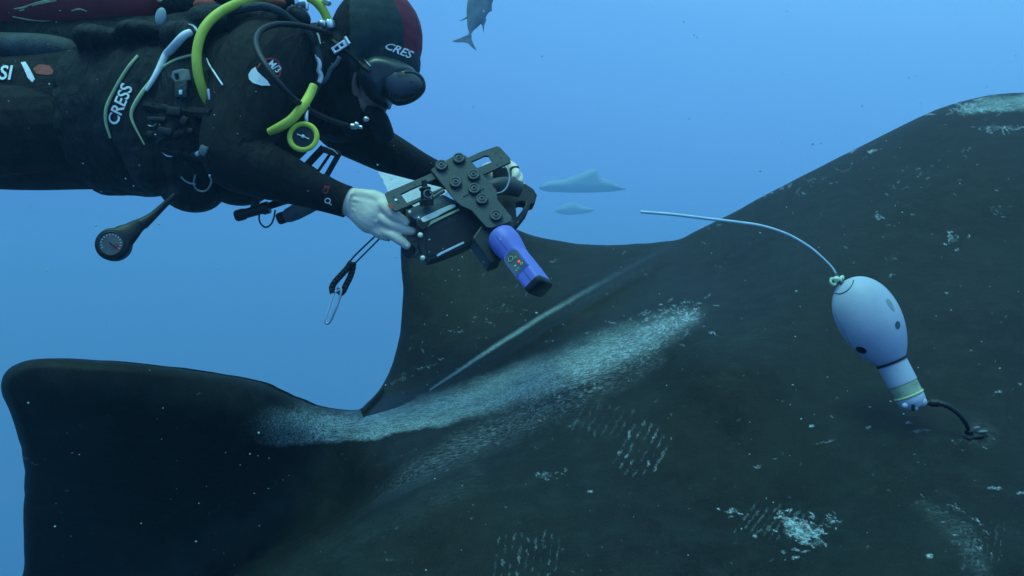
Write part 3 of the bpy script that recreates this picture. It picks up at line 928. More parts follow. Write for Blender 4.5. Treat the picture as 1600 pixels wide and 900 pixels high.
# mask
def inflate_bm(outline, depth, thick, smooth_n=3, step=3.0, edge=18, bulge=1.0, tilt=(0, 0)):
    """Solid pillow with a given outline: rounded rim, real thickness."""
    P_ = np.array(crom([outline[-1]] + outline + [outline[0], outline[1]], 3)[3:3 + 3 * len(outline)])
    lo, hi = P_.min(0) - step, P_.max(0) + step
    xs = np.arange(lo[0], hi[0], step); ys = np.arange(lo[1], hi[1], step)
    gx_, gy_ = np.meshgrid(xs, ys); pt = np.stack([gx_.ravel(), gy_.ravel()], 1)
    d_, nr, ins_ = poly_dist(pt, P_)
    I_ = ins_.reshape(gx_.shape); ce = I_[:-1, :-1] | I_[1:, :-1] | I_[:-1, 1:] | I_[1:, 1:]
    bm = bmesh.new(); fv = {}; bv = {}
    W = len(xs)
    cen = P_.mean(0)
    def get(k):
        if k not in fv:
            if ins_[k]:
                t = min(1, d_[k] / edge); h_ = thick / 2 * math.sqrt(1 - (1 - t) ** 2); p = pt[k]
            else: h_ = 0; p = nr[k]
            dep = depth + tilt[0] * (p[0] - cen[0]) + tilt[1] * (p[1] - cen[1])
            c0 = U(p[0], p[1], dep)
            fv[k] = bm.verts.new(c0 - Y * h_ * bulge)
            bv[k] = bm.verts.new(c0 + Y * h_) if h_ > 0 else fv[k]
        return fv[k], bv[k]
    for (cy_, cx_) in zip(*np.nonzero(ce)):
        ks = [cy_ * W + cx_, (cy_ + 1) * W + cx_, (cy_ + 1) * W + cx_ + 1, cy_ * W + cx_ + 1]
        vv = [get(k) for k in ks]
        try:
            bm.faces.new([v[0] for v in vv])
            if any(v[0] is not v[1] for v in vv):
                bm.faces.new([v[1] for v in reversed(vv)])
        except ValueError: pass
    bmesh.ops.remove_doubles(bm, verts=bm.verts, dist=1e-6)
    bmesh.ops.recalc_face_normals(bm, faces=bm.faces)
    return bm
mask = empty('diving_mask', U(620, 135, 1.69), 'black low diving mask over the face below the hood', 'diving mask')
skirt = inflate_bm([(562,116),(572,100),(590,91),(612,93),(636,102),(650,112),(648,128),(630,146),(612,155),(608,164),(602,167),(594,164),(584,158),(572,146),(562,132)], 1.69, .18, edge=22, step=2.5, bulge=.72)
obj('skirt', skirt, M['silicone'], mask)
frm = inflate_bm([(598,118),(612,109),(630,107),(650,112),(661,120),(665.5,134),(660,146),(648,156),(634,162),(620,164),(611,160),(602,150),(596,134)], 1.645, .10, edge=24, step=2.0, bulge=.45)
register_tmp = obj('frame', frm, M['rubber'], mask); register('mask', register_tmp)
obj('lens', patch_bm(['mask'], [(604,122),(616,114),(632,112),(648,116),(657,123),(661,134),(656,144),(645,152),(632,157),(619,158),(611,153),(604,146),(601,134)], .0006), M['glass'], mask)
skr = [o for o in bpy.data.objects if o.name == 'skirt'][0]; register('skirt', skr)
obj('skirt_rim', draped(['skirt', 'hood'], [(563,128,.0022),(572,146,.0026),(590,161,.0026),(604,166,.002)], lift=.3), M['silicone'], mask)
obj('strap', draped(['hood', 'skirt'], [(515,62,.006),(540,78,.006),(562,98,.006),(578,112,.005)], flat=1, lift=.2), M['rubber'], mask)
obj('buckle_pin', draped(['hood', 'skirt'], [(567,90,.0016),(573,97,.0016),(579,104,.0014)], lift=1.2), M['steel'], mask)
obj('brow_highlight', draped(['hood', 'skirt', 'mask'], [(632,113,.0020),(645,114,.0024),(655,118,.0022),(661,126,.002)], lift=.6), M['nylon_grey'], mask)  # grey strip laid on as the highlight along the mask's brow
# the grey throat seal and chin strap of the hood
obj('chin_seal', draped(['body', 'hood'], [(556,112,.006),(553,128,.008),(558,148,.012),(568,166,.016),(580,180,.015),(590,192,.012)], lift=-.2, seg=12), M['face_skin'], diver)
obj('collar', spline_tube([(572,178,1.70,.020),(588,184,1.70,.024),(596,198,1.72,.024),(602,212,1.75,.022)], 14, 5), M['neoprene'], diver)
# ---------------------------------------------------------------- buoyancy jacket
vest = empty('buoyancy_jacket', U(290, 170, 1.6), 'black buoyancy jacket with pale piping strapped round the diver below the tank', 'buoyancy jacket')
b = bmesh.new()
spline_tube([(150,190,1.775,.176),(200,185,1.77,.186),(260,182,1.765,.192),(320,180,1.76,.196),(350,178,1.76,.188)], 40, 5, b, flat=.90, up=(0, 1, 0))
spline_tube([(-120,66,1.80,.045),(0,66,1.80,.055),(150,66,1.78,.055),(300,60,1.78,.06),(360,40,1.78,.06)], 20, 5, b)
for (x, y, d, rx, ry, rz, rot) in ((172,72,1.70,44,.10,26,0),(238,66,1.70,46,.11,22,0),(300,72,1.66,40,.10,30,.2),(340,45,1.68,44,.09,34,-.2),(395,48,1.70,48,.10,36,0),
                                   (440,60,1.70,44,.10,40,.3),(470,85,1.68,26,.07,52,.15),(300,190,1.62,62,.07,110,0),(235,180,1.63,56,.06,110,0),(186,170,1.66,40,.06,90,0),
                                   (300,302,1.66,36,.07,28,0),(248,268,1.66,40,.07,34,.3)):
    ball(b, x, y, d, rx, ry, rz, rot)
vs_ = obj('shell', remeshed(b, .0045, 6), M['nylon'], vest)
tex = bpy.data.textures.new('folds', 'CLOUDS'); tex.noise_scale = .07
dm = vs_.modifiers.new('folds', 'DISPLACE'); dm.texture = tex; dm.strength = .014; dm.mid_level = .5
dg = bpy.context.evaluated_depsgraph_get()
nm = bpy.data.meshes.new_from_object(vs_.evaluated_get(dg)); vs_.modifiers.clear(); vs_.data = nm; nm.name = 'shell'
register('vest', vs_)
VB = ['vest', 'body']
def vpart(name, bm, m, label=None, parent=vest): return obj(name, bm, M[m], parent, label=label)
vpart('piping', draped(VB, [(216,88,.0030),(200,108,.0034),(182,138,.0034),(168,166,.0036),(166,190,.0032),(173,216,.0022)]), 'piping')
vpart('piping', draped(VB, [(300,87,.0028),(276,94,.0030),(256,106,.0032),(240,122,.0034),(222,146,.0044),(208,170,.0040),(206,184,.0032),(213,202,.0022),(226,226,.0014)]), 'piping')
vpart('shoulder_trim', draped(VB, [(296,52,.0075),(284,58,.0085),(268,76,.0085),(254,100,.0072),(240,124,.0055),(228,142,.0040)], seg=12), 'white', 'wide white trim tapering down the jacket')
vpart('trim', draped(VB, [(294,38,.0012),(302,42,.0026),(308,50,.0026),(314,60,.0012)]), 'white')
vpart('lanyard_tube', draped(VB, [(322,92,.0013),(334,110,.0018),(349,134,.0018)], lift=1.5), 'white')
vpart('lettering', text_bm(VB, 'CRESS', 184, 198, 19, math.radians(-68), lift=.003, shear=.12, font_scale=(.88, .95)), 'white', 'white lettering on the jacket side')
for (x0, y0, x1, y1, r) in ((282,186,246,224,.010),(225,165,330,176,.012),(230,212,300,206,.011),(255,236,330,246,.011)):
    vpart('webbing', draped(VB, [(x0,y0,r),((x0+x1)/2,(y0+y1)/2+3,r),(x1,y1,r)], lift=-.55), 'nylon')
# dump valve, pocket buckle, clutter of clips at the waist
fr = frame_from(on_surface(VB, 283, 122, .008), on_surface(VB, 300, 118, .008), on_surface(VB, 286, 110, .010))
vpart('buckle', plate_bm([(-.012,-.012),(.020,-.014),(.022,.010),(.010,.016),(-.010,.016),(-.018,.004)], [[(-.010,-.006),(-.002,-.007),(-.001,.007),(-.009,.008)]], fr, .006, .0015), 'grey_plastic')
vpart('strap_end', box_bm(on_surface(VB, 284, 140, .003), X, Y, Z, .026, .006, .036, .002), 'nylon_grey')
vpart('size_tag', box_bm(on_surface(VB, 285, 146, .008), X, Y, Z, .007, .003, .010, .001), 'white')
vpart('size_tag', box_bm(on_surface(VB, 334, 152, .012), (X*.98+Z*.1).normalized(), Y, (Z*.98-X*.1).normalized(), .005, .003, .022, .001), 'steel')
for (x, y, sx, sz, m_, a) in ((262,205,.030,.014,'black_plastic',.2),(240,210,.014,.012,'black_plastic',.1),(298,205,.012,.010,'black_plastic',-.2),(275,176,.030,.018,'black_plastic',.1),
                           (290,190,.014,.018,'black_plastic',.5),(262,170,.016,.012,'black_plastic',.3),(322,236,.016,.020,'grey_plastic',.4),(250,188,.040,.010,'black_plastic',.05)):
    R_ = Matrix.Rotation(a, 3, 'Y')
    vpart('clip', box_bm(on_surface(VB, x, y, .006), R_ @ X, Y, R_ @ Z, sx, .012, sz, .003), m_)
vpart('clip', box_bm(on_surface(VB, 318, 240, .012), (X+Z*.6).normalized(), Y, (Z-X*.6).normalized(), .010, .004, .008, .0015), 'steel')
def arc(names, pts, r, m, par=vest, name='d_ring', lift=2.0): return obj(name, draped(names, [(x, y, r) for x, y in pts], lift=lift, seg=8), M[m], par)
arc(VB, [(284,275),(290,281),(298,285),(306,286)], .0020, 'steel')
arc(VB, [(330,272),(328,284),(322,294),(314,298),(306,294),(303,286),(306,272)], .0020, 'steel')
arc(VB, [(256,238),(262,243),(270,244)], .0014, 'steel')
arc(VB, [(232,196),(240,198),(246,194)], .0014, 'steel')
# shoulder strap with its white edge and the hose spring by the neck
vpart('shoulder_strap', draped(['body','vest','hood'], [(478,50,.010),(492,72,.011),(500,98,.011),(497,128,.009),(490,150,.006)], lift=.1), 'nylon_grey')
vpart('strap_edge', draped(['body','vest','hood'], [(489,78,.0022),(498,92,.0040),(502,102,.0048),(497,116,.0056),(492,128,.0052)], lift=2.2), 'white', 'white folded strap edge beside the neck')
vpart('strap_edge', draped(['body','vest','hood'], [(494,52,.0018),(499,58,.0024),(502,70,.0012)], lift=3), 'white')

# silver quick-release buckle and coil near the throat
qb = empty('quick_release_buckle', on_surface(['hood','body'], 535, 76, .012), 'small silver quick-release buckle clipped at the side of the diver\'s neck', 'buckle')
ba, bb = on_surface(['hood','body'], 522, 82, .012), on_surface(['hood','body'], 546, 68, .012)
ex = (bb - ba).normalized(); ez_ = ex.cross(Y).normalized()
obj('frame', plate_bm([(0,-.008),((bb-ba).length,-.008),((bb-ba).length,.008),(0,.008)], [[(.006,-.004),(.016,-.004),(.016,.004),(.006,.004)],[(.021,-.003),(.028,-.003),(.028,.004),(.021,.004)]],
    (ba, ex, ez_, -Y), .006, .0012), M['chrome'], qb)
obj('pin', tube_bm([bb - ez_ * .009 - Y * .004, bb + ez_ * .009 - Y * .004], .0042, 10), M['chrome'], qb)
cs = [on_surface(['hood','body'], x, y, .008) for x, y in [(q[0], q[1]) for q in crom([(533,90),(526,100),(518,108),(512,120),(504,128)], 5)]]
coil = tube_bm(cs, [.0042 + .0012 * (i % 2) for i in range(len(cs))], 10)
obj('coil', coil, M['grey_plastic'], qb)

# shoulder badge: white wing patch, red ring and lettering
bd = 'body'
obj('shoulder_patch', patch_bm(['body'], [(399,105),(393,109),(388,117),(389,124),(395,130),(408,134),(422,134),(417,126),(408,118),(402,112)], .0015), M['white'], diver, label='white wing-shaped patch on the upper arm')
obj('shoulder_ring', draped(['body'], [(402,106,.0016),(412,95,.0018),(424,92,.0018),(434,97,.0018),(438,108,.0018),(436,120,.0016)], lift=.2), M['red_print'], diver)
obj('shoulder_print', text_bm(['body'], 'M/3', 417, 101, 11, math.radians(42), lift=.002, shear=.1, font_scale=(.86, 1)), M['white'], diver)
obj('thigh_print', text_bm(['body'], 'CRESSI', -68, 125, 21, math.radians(0), lift=.0035, shear=.2, font_scale=(.98, 1)), M['white'], diver, label='white lettering on the wetsuit thigh')
obj('thigh_print', patch_bm(['body'], [(33,98),(40,97),(47,108),(55,124),(51,129),(44,122),(38,108)], .0015), M['white'], diver, label='white slash mark beside the lettering')
obj('thigh_print', patch_bm(['body'], [(52,108),(62,101),(78,103),(87,115),(76,118),(58,116)], .0015), M['orange_print'], diver, label='dull orange patch on the wetsuit')
obj('hip_pad', spline_tube([(-160,78,1.72,.030),(-60,74,1.72,.034),(20,76,1.71,.036),(80,78,1.71,.034),(118,84,1.71,.026),(134,92,1.72,.012)], 20, 6), M['nylon_grey'], vest)

# ---------------------------------------------------------------- tank
tank = empty('scuba_tank', U(60, -6, 1.80), 'scratched dull red scuba tank lying along the diver\'s back', 'scuba tank')
p0 = U(-330, -2, 1.80); p1 = U(232, -2, 1.80)
ax_ = (p1 - p0).normalized(); Ln = (p1 - p0).length
obj('cylinder', lathe_bm([(0,.0),(0,.06),(.015,.082),(.04,.0875),(Ln-.05,.0875),(Ln-.02,.080),(Ln+.01,.060),(Ln+.03,.035),(Ln+.045,.022),(Ln+.06,.020)], p0, ax_, 56), M['tank_red'], tank)
register('tank', bpy.data.objects['cylinder'])
obj('valve', lathe_bm([(0,.018),(.02,.020),(.022,.026),(.055,.026),(.058,.017),(.085,.017)], p1 + ax_ * .055, ax_, 24), M['steel'], tank)
obj('valve_knob', lathe_bm([(0,.012),(.012,.012),(.014,.024),(.04,.024),(.044,.016),(.044,0)], p1 + ax_ * .09 - Y * .012, -Y + Z * .2, 20), M['black_plastic'], tank)
for xx in (4, 130):
    obj('tank_band', lathe_bm([(0,.0880),(0,.0905),(.016 if xx == 4 else .05,.0905),(.016 if xx == 4 else .05,.0880)], U(xx, -2, 1.80), ax_, 56), M['nylon'], tank) if xx == 4 else None
for pl in ([(22,14),(36,12),(46,8),(60,4),(92,-4)], [(20,26),(40,30),(62,33),(90,33)], [(112,17),(124,14),(136,18)], [(30,17),(38,15)], [(50,9),(70,4),(88,1)]):
    obj('scratch', draped(['tank'], [(x, y, .0014 + .0008 * (i % 2)) for i, (x, y) in enumerate(pl)], lift=-.3), M['piping'], tank)
obj('tank_tag', patch_bm(['tank', 'vest'], [(242,14),(250,12),(258,20),(260,32),(254,41),(247,38),(242,26)], .0045), M['nylon_grey'], tank) if False else None
tg = bmesh.new(); ball(tg, 251, 26, 1.655, 8.5, .006, 14.5, .18)
obj('pull_knob', tg, mat('pale_plastic', (.30, .38, .38), .5, .3, mottle=.1), vest, label='pale oval toggle by the tank neck')
tg = bmesh.new(); ball(tg, 249, 0, 1.655, 4, .004, 3, .3)
obj('toggle', tg, M['piping'], vest)
cv = bmesh.new()
for (x, y, d, rx, ry, rz) in ((300,8,1.80,46,.06,34),(345,-6,1.80,50,.06,28),(400,14,1.80,40,.06,26),(450,8,1.80,30,.05,22)): ball(cv, x, y, d, rx, ry, rz)
obj('bladder', remeshed(cv, .005, 6), M['nylon'], vest)
for bx0 in ((320, 8, 18, 12), (425, 4, 22, 8)):
    cv = bmesh.new(); ball(cv, bx0[0], bx0[1], 1.74, bx0[2], .015, bx0[3])
    obj('red_lining', cv, M['orange_print'], vest)

# ---------------------------------------------------------------- hoses
def hose(name, pts, m, label, cat='hose', seg=14):
    """Free hose with fixed depths."""
    o = obj(name, spline_tube(pts, seg, 8), M[m])
    return tag(o, label, cat)
r_ = .0098
yh = empty('regulator_hose', U(306, 90, 1.52), 'thick yellow hose looping from shoulder over the diver\'s back and down his side', 'hose')
obj('tube', spline_tube([(337,180,1.575,.0085),(330,166,1.550,r_),(318,144,1.53,r_),(309,112,1.52,r_),(308,78,1.52,r_),(318,46,1.53,r_),(340,22,1.55,r_),(370,6,1.58,r_),(410,-6,1.61,r_),(452,-9,1.63,r_),(484,-3,1.65,r_),(502,12,1.66,r_),(514,34,1.67,.0095)], 18, 8), M['yellow'], yh)
obj('fitting', lathe_bm([(0,.010),(.004,.013),(.016,.013),(.020,.010)], U(513, 32, 1.67), U(517, 46, 1.67) - U(513, 32, 1.67), 8), M['chrome'], yh)
obj('fitting', lathe_bm([(0,.010),(.003,.0135),(.014,.0135),(.018,.009)], U(468, -2, 1.60), Vector((.3,-.1,-1)), 8), M['chrome'], yh)
hose('regulator_hose', [(490,134,1.50,.0085),(484,148,1.49,r_*.95),(473,166,1.47,r_*.95),(456,186,1.46,r_*.95),(438,198,1.46,r_*.95),(421,206,1.47,.0075)], 'yellow', 'short yellow hose crossing the chest above the yellow-ringed disc')
hose('low_pressure_hose', [(556,199,1.62,.004),(530,192,1.58,.0050),(497,179,1.52,.0052),(466,160,1.46,.0056),(438,133,1.42,.0060),(418,106,1.42,.0062),(404,82,1.44,.0062),(400,62,1.47,.0062),(410,46,1.50,.0062),(434,38,1.54,.0062),(470,40,1.58,.0060),(500,48,1.62,.0058),(518,54,1.66,.005)],
     'rubber', 'thin black hose curving across the white shoulder patch to the throat')
hose('inflator_hose', [(355,22,1.60,.007),(380,14,1.585,.0085),(410,10,1.58,.009),(436,18,1.60,.009),(456,32,1.62,.008),(470,40,1.64,.006)], 'nylon_grey', 'grey-black corrugated hose arching behind the diver\'s shoulder')
fs = empty('regulator_first_stage', U(478, 12, 1.66), 'black and chrome regulator first stage between yellow hose and hood', 'regulator')
bq_ = bmesh.new(); ball(bq_, 466, 26, 1.66, 20, .03, 15, .45)
obj('housing', bq_, M['black_plastic'], fs)
for (x, y, sx, sz) in ((468,6,.006,.018),(480,10,.005,.016),(473,2,.010,.006)):
    obj('port', box_bm(U(x, y, 1.60), X, Y, Z, sx, .010, sz, .0015), M['chrome'], fs)
bq_ = bmesh.new(); ball(bq_, 504, 38, 1.655, 8, .014, 7)
obj('swivel', bq_, M['steel'], fs)
bq_ = bmesh.new(); ball(bq_, 510, 3, 1.66, 8, .014, 5, .3)
obj('cap', bq_, M['chrome'], fs)
# fitting at the throat
tf = empty('hose_fitting', U(562, 196, 1.60), 'small chrome hose fitting under the diver\'s chin', 'fitting')
obj('nut', lathe_bm([(0,.004),(.002,.0062),(.012,.0062),(.014,.004),(.026,.0035)], U(548, 197, 1.605), U(566, 199, 1.60) - U(548, 197, 1.605), 10), M['steel'], tf)
bq_ = bmesh.new(); ball(bq_, 557, 194, 1.595, 4, .006, 3.6)
obj('cap', bq_, M['chrome'], tf)
bq_ = bmesh.new(); ball(bq_, 572, 186, 1.61, 5, .006, 4)
obj('stud', bq_, M['steel'], tf)

# ---------------------------------------------------------------- octopus regulator with the yellow ring
oc = empty('spare_regulator', U(474, 214, 1.47), 'round black spare regulator ringed in yellow hanging at the chest', 'regulator')
nv = Vector((.05, -1, .12)).normalized()
c0 = U(474, 214, 1.465)
obj('disc', lathe_bm([(0,0),(0,.022),(.004,.0235),(.012,.024),(.022,.022),(.030,.014),(.030,0)], c0, -nv, 36), M['rubber'], oc)
obj('ring', ring_bm(c0 + nv * .001, nv, .0265, .0052, 48, 10, .8), M['yellow'], oc)
bx_ = (X * .93 - Z * .36).normalized()
obj('bar', box_bm(c0 + nv * .003, bx_, nv, bx_.cross(nv), .026, .002, .0022, .0006), M['white'], oc)
obj('hub', lathe_bm([(0,.0038),(.003,.0034),(.004,0)], c0 + nv * .002, nv, 14), M['steel'], oc)
obj('clip', spline_tube([(479,190,1.475,.0035),(478,184,1.475,.0045),(479,176,1.48,.0042),(482,166,1.50,.003),(484,158,1.51,.002)], 10, 4), M['steel'], oc)

# ---------------------------------------------------------------- straps hanging below the chest
hs = empty('harness_strap', U(505, 255, 1.66), 'black harness straps with buckle hanging open under the chest', 'strap')
def bar(name, x0, y0, x1, y1, w, d, par, m='nylon', th=.006, d1=None):
    a, c = U(x0, y0, d), U(x1, y1, d1 or d)
    e = (c - a).normalized(); n_ = e.cross(Y).normalized()
    return obj(name, box_bm((a + c) / 2, e, Y, n_, (c - a).length, th, w, .0015), M[m], par)
bar('strap', 476, 262, 506, 230, .016, 1.67, hs); bar('strap', 504, 286, 530, 240, .012, 1.66, hs); bar('strap', 490, 278, 519, 236, .006, 1.665, hs)
bar('strap', 468, 296, 492, 262, .020, 1.68, hs)
bar('crosspiece', 500, 232, 532, 242, .014, 1.66, hs, 'black_plastic')
obj('edge', spline_tube([(512,231,1.65,.0012),(520,234,1.65,.0014),(528,241,1.65,.0012)], 8, 4), M['steel'], hs)

# ---------------------------------------------------------------- hip accessories
tr = empty('torch', U(388, 332, 1.66), 'short black torch clipped under the diver\'s belly', 'torch')
obj('barrel', lathe_bm([(0,0),(0,.011),(.004,.013),(.020,.013),(.024,.011),(.060,.011),(.064,.014),(.078,.014),(.080,0)], U(368, 338, 1.66), U(412, 326, 1.66) - U(368, 338, 1.66), 20), M['black_plastic'], tr)
bar('bracket', 395, 333, 401, 312, .016, 1.66, tr, 'black_plastic', .012)
obj('wrist_loop', spline_tube([(407,327,1.65,.0018),(405,336,1.65,.0020),(406,347,1.65,.0020),(414,355,1.65,.0020),(423,351,1.65,.0020),(428,340,1.65,.0020),(430,328,1.65,.0018)], 8, 5), M['rubber'], tr)
t2 = empty('inflator', U(455, 335, 1.66), 'grey ribbed inflator barrel with black cap sticking out below the sleeve', 'inflator')
obj('barrel', lathe_bm([(0,.012),(.01,.016),(.03,.018),(.05,.0175),(.08,.016)], U(444, 340, 1.66), U(482, 322, 1.66) - U(444, 340, 1.66), 20), M['grey_plastic'], t2)
obj('cap', lathe_bm([(0,0),(0,.011),(.004,.0135),(.016,.0135),(.018,.011)], U(434, 343, 1.66), U(450, 337, 1.66) - U(434, 343, 1.66), 18), M['rubber'], t2)
bar('strap', 420, 322, 470, 306, .016, 1.67, t2, 'nylon')

# ---------------------------------------------------------------- pressure gauge on its hose
pg = empty('pressure_gauge', U(177, 383, 1.56), 'round pressure gauge on a black hose dangling below the diver\'s hip', 'pressure gauge')
obj('hose', spline_tube([(292,286,1.64,.006),(274,304,1.60,.0060),(255,322,1.59,.0068),(238,338,1.58,.0088),(222,350,1.572,.0130)], 14, 6), M['rubber'], pg)
nvg = Vector((.18, -1, .10)).normalized()
boot = bmesh.new()
cg = U(177, 382, 1.555)
spline_tube([(226,347,1.573,.0115),(214,354,1.570,.0160),(204,362,1.566,.021),(194,369,1.562,.026),(184,377,1.558,.024)], 18, 4, boot, flat=.55, up=(0, 1, 0))
lathe_bm([(-.020,0),(-.020,.026),(-.015,.0345),(.004,.0350),(.010,.0325),(.012,.028)], cg, nvg, 40, boot)
obj('boot', remeshed(boot, .0022, 3), M['rubber'], pg)
obj('dial', lathe_bm([(0,.0225),(.0008,.0225),(.0009,0)], cg + nvg * .0125, nvg, 36), M['dial'], pg)
ga = nvg.orthogonal().normalized()
ga = (X - nvg * X.dot(nvg)).normalized(); gb = nvg.cross(ga)
tk = bmesh.new()
for i in range(14):
    t = math.radians(-30 + i * 18.5)
    d_ = ga * math.cos(t) + gb * -math.sin(t) * -1
    box_bm(cg + nvg * .0140 + d_ * .0190, d_, nvg.cross(d_), nvg, -.0036 * -1, .0009, .0006, 0, tk)
obj('ticks', tk, M['white'], pg)
obj('needle', tube_bm([cg + nvg * .0150 - ga * .004 + gb * .003, cg + nvg * .0150 + ga * .012 - gb * .009], [.0013, .0006], 6), M['rubber'], pg)
rp = bmesh.new()
for (u, v, s1, s2) in ((.013,-.004,.007,.005),(.015,-.012,.006,.006),(.008,-.010,.006,.004)):
    box_bm(cg + nvg * .0142 + ga * u + Z * v, ga, Z, nvg, s1, s2, .0006, 0, rp)
obj('red_zone', rp, M['red_print'], pg)
obj('bezel', ring_bm(cg + nvg * .0128, nvg, .0245, .0022, 40, 8), M['black_plastic'], pg)

# ---------------------------------------------------------------- lanyard with carabiner
ly = empty('lanyard', U(552, 410, 1.56), 'black braided cord lanyard hanging from the near hand', 'lanyard')
obj('cord', spline_tube([(600,366,1.575,.0016),(588,378,1.57,.0018),(572,394,1.565,.0018),(558,408,1.56,.0018),(551,414,1.56,.0018)], 8, 5), M['rubber'], ly)
obj('cord', spline_tube([(592,364,1.575,.0016),(582,373,1.57,.0018),(566,388,1.565,.0018),(552,402,1.56,.0018),(546,410,1.56,.0018)], 8, 5), M['rubber'], ly)
def braid(pts, r):
    sm_ = crom(pts, 24); path = [U(q_[0], q_[1], q_[2]) for q_ in sm_]
    L_ = [0]
    for i in range(1, len(path)): L_.append(L_[-1] + (path[i] - path[i-1]).length)
    rad = [r * (1 + .30 * abs(math.sin(l_ / .0085 * math.pi))) for l_ in L_]
    bm_ = tube_bm(path, rad, 12)
    for s_ in (0, math.pi):
        pp = []
        for i, p in enumerate(path):
            t_ = (path[min(i+1, len(path)-1)] - path[max(i-1, 0)]).normalized(); o_ = t_.cross(Y).normalized()
            a_ = L_[i] / .0085 * math.pi + s_
            pp.append(p + o_ * math.cos(a_) * r * .9 - Y * abs(math.sin(a_)) * r * .9)
        tube_bm(pp, r * .42, 7, bm_)
    return bm_
obj('braid', braid([(549,410,1.56),(542,420,1.558),(533,430,1.556),(524,440,1.555),(519,449,1.555),(520,458,1.555)], .0052), M['rubber'], ly)
obj('braid', braid([(552,410,1.57),(551,420,1.568),(547,433,1.566),(541,445,1.564),(536,455,1.562),(529,460,1.558)], .0052), M['rubber'], ly)
cb = empty('carabiner', U(519, 480, 1.555), 'silver carabiner hooked through the braided lanyard loop', 'carabiner')
obj('hook', spline_tube([(526,452,1.555,.0022),(531,449,1.553,.0026),(533,455,1.552,.0028),(530,468,1.551,.0028),(524,484,1.55,.0028),(518,498,1.55,.0028),(513,505,1.55,.0028),(509,504,1.55,.0028),(509,497,1.55,.0026)], 10, 6), M['steel'], cb)
obj('gate', spline_tube([(509,499,1.55,.0020),(512,488,1.55,.0021),(517,472,1.551,.0021),(522,458,1.553,.0021),(526,452,1.555,.0022)], 10, 5), M['chrome'], cb)
# ---------------------------------------------------------------- the instrument rig in the diver's hands
rig = empty('instrument_rig', U(715, 320, 1.52), 'black instrument housing with bolted plates and handles held in both hands', 'instrument rig')
# upper plate leans back: its upper edge is farther away than its lower edge
FR = frame_from(U(735, 300, 1.500), U(776, 282, 1.512), U(752, 338, 1.478))
FR2 = (FR[0] - FR[3] * .007, FR[1], FR[2], FR[3])
FR3 = (FR[0] + FR[3] * .0005, FR[1], FR[2], FR[3])
def pl(name, out, holes, fr, th, m, bev=.0012, par=rig, label=None):
    return obj(name, plate_bm([in_plane(fr, x, y) for x, y in out], [[in_plane(fr, x, y) for x, y in h_] for h_ in holes], fr, th, bev), M[m], par, smooth=False, label=label)
def circ(x, y, r, n=8): return [(x + r * math.cos(2 * math.pi * k / n), y + r * .85 * math.sin(2 * math.pi * k / n)) for k in range(n)]
pl('top_plate', [(673,265),(677,262),(704,246),(711,243),(726,242),(731,246),(776,297),(777,311),(800,339),(799,346),(768,356),(760,355),(737,329),(720,321),(711,313)],
   [], FR, .005, 'anodised', label='zigzag cover plate with seven round bolts')
rb_ = bmesh.new()
for out_ in ([(601,303),(605,300),(636,287),(641,295.5),(626,303),(636,317),(640,320.5),(618,329.5),(613,327),(607,319)],
             [(636,287),(733,245.5),(737,252),(678,280),(641,295.5)],
             [(636,317),(692,292.5),(747,262),(770,252.5),(754,273),(694,294),(640,320.5)],
             [(733,245.5),(751,237),(776,228.5),(781,230),(797,247),(798,253),(754,273),(770,252.5),(763,243),(757,243),(737,252)]):
    plate_bm([in_plane(FR2, x, y) for x, y in out_], [], FR2, .006, 0, rb_)
bmesh.ops.remove_doubles(rb_, verts=rb_.verts, dist=1e-5)
obj('rail', rb_, M['anodised'], rig, smooth=False, label='long slotted rail plate under the cover plate')
for (x, y) in ((615,307.5),(622,316),(648,288),(637,321),(775,239),(783,246.5),(776,257)):
    pl('screw_hole', circ(x, y, 1.5), [], (FR2[0] + FR2[3] * .0006, *FR2[1:]), .001, 'rubber', 0)
pl('screw_dot', circ(618.5,312,2.1), [], (FR2[0] + FR2[3] * .0012, *FR2[1:]), .001, 'steel', 0)
pl('red_mark', [(606,322),(611,318),(615,323),(612,328)], [], (FR2[0] + FR2[3] * .0010, *FR2[1:]), .001, 'red_print', 0)
for (x, y) in ((717,249),(690,260),(740,275),(712,286.5),(741,296.5),(753,312.6),(775,338)):
    c = on_plane(FR, x, y, 0.0); n_ = FR[3]
    kb = obj('bolt', lathe_bm([(0,.0115),(.004,.0122),(.0065,.0122),(.0078,.0112),(.0078,.0088),(.0060,.0082),(.0060,.0058),(.0080,.0054),(.0082,.0032),(.0055,.0028),(.0055,0)], c, n_, 28), M['knob'], rig)
    obj('washer', lathe_bm([(-.0002,.0134),(.0016,.0134),(.0016,.0100)], c, n_, 28), M['black_plastic'], kb)
for (x0, y0, x1, y1) in ((732,303,724,307),(756,294,750,297.5)):
    a, c = on_plane(FR, x0, y0, .0006), on_plane(FR, x1, y1, .0006)
    obj('slot', tube_bm([a, c], .0014, 8), M['knob'], rig)
# stalk with a pale ring standing in the rail window
obj('clamp_stalk', lathe_bm([(0,.0140),(.012,.0145),(.014,.011),(.030,.0095),(.033,.012),(.037,.012),(.040,.006),(.052,.0055),(.053,0)], U(667, 322, 1.50), Vector((-.10, -.10, 1)), 24), M['black_plastic'], rig)
obj('clamp_ring', ring_bm(U(669, 303, 1.485), Vector((.3, -.9, .3)), .0085, .0017, 28, 8), M['grey_plastic'], rig)
obj('clamp_arm', spline_tube([(676,310,1.49,.0035),(684,304,1.495,.004),(694,298,1.50,.004)], 10, 3), M['knob'], rig)

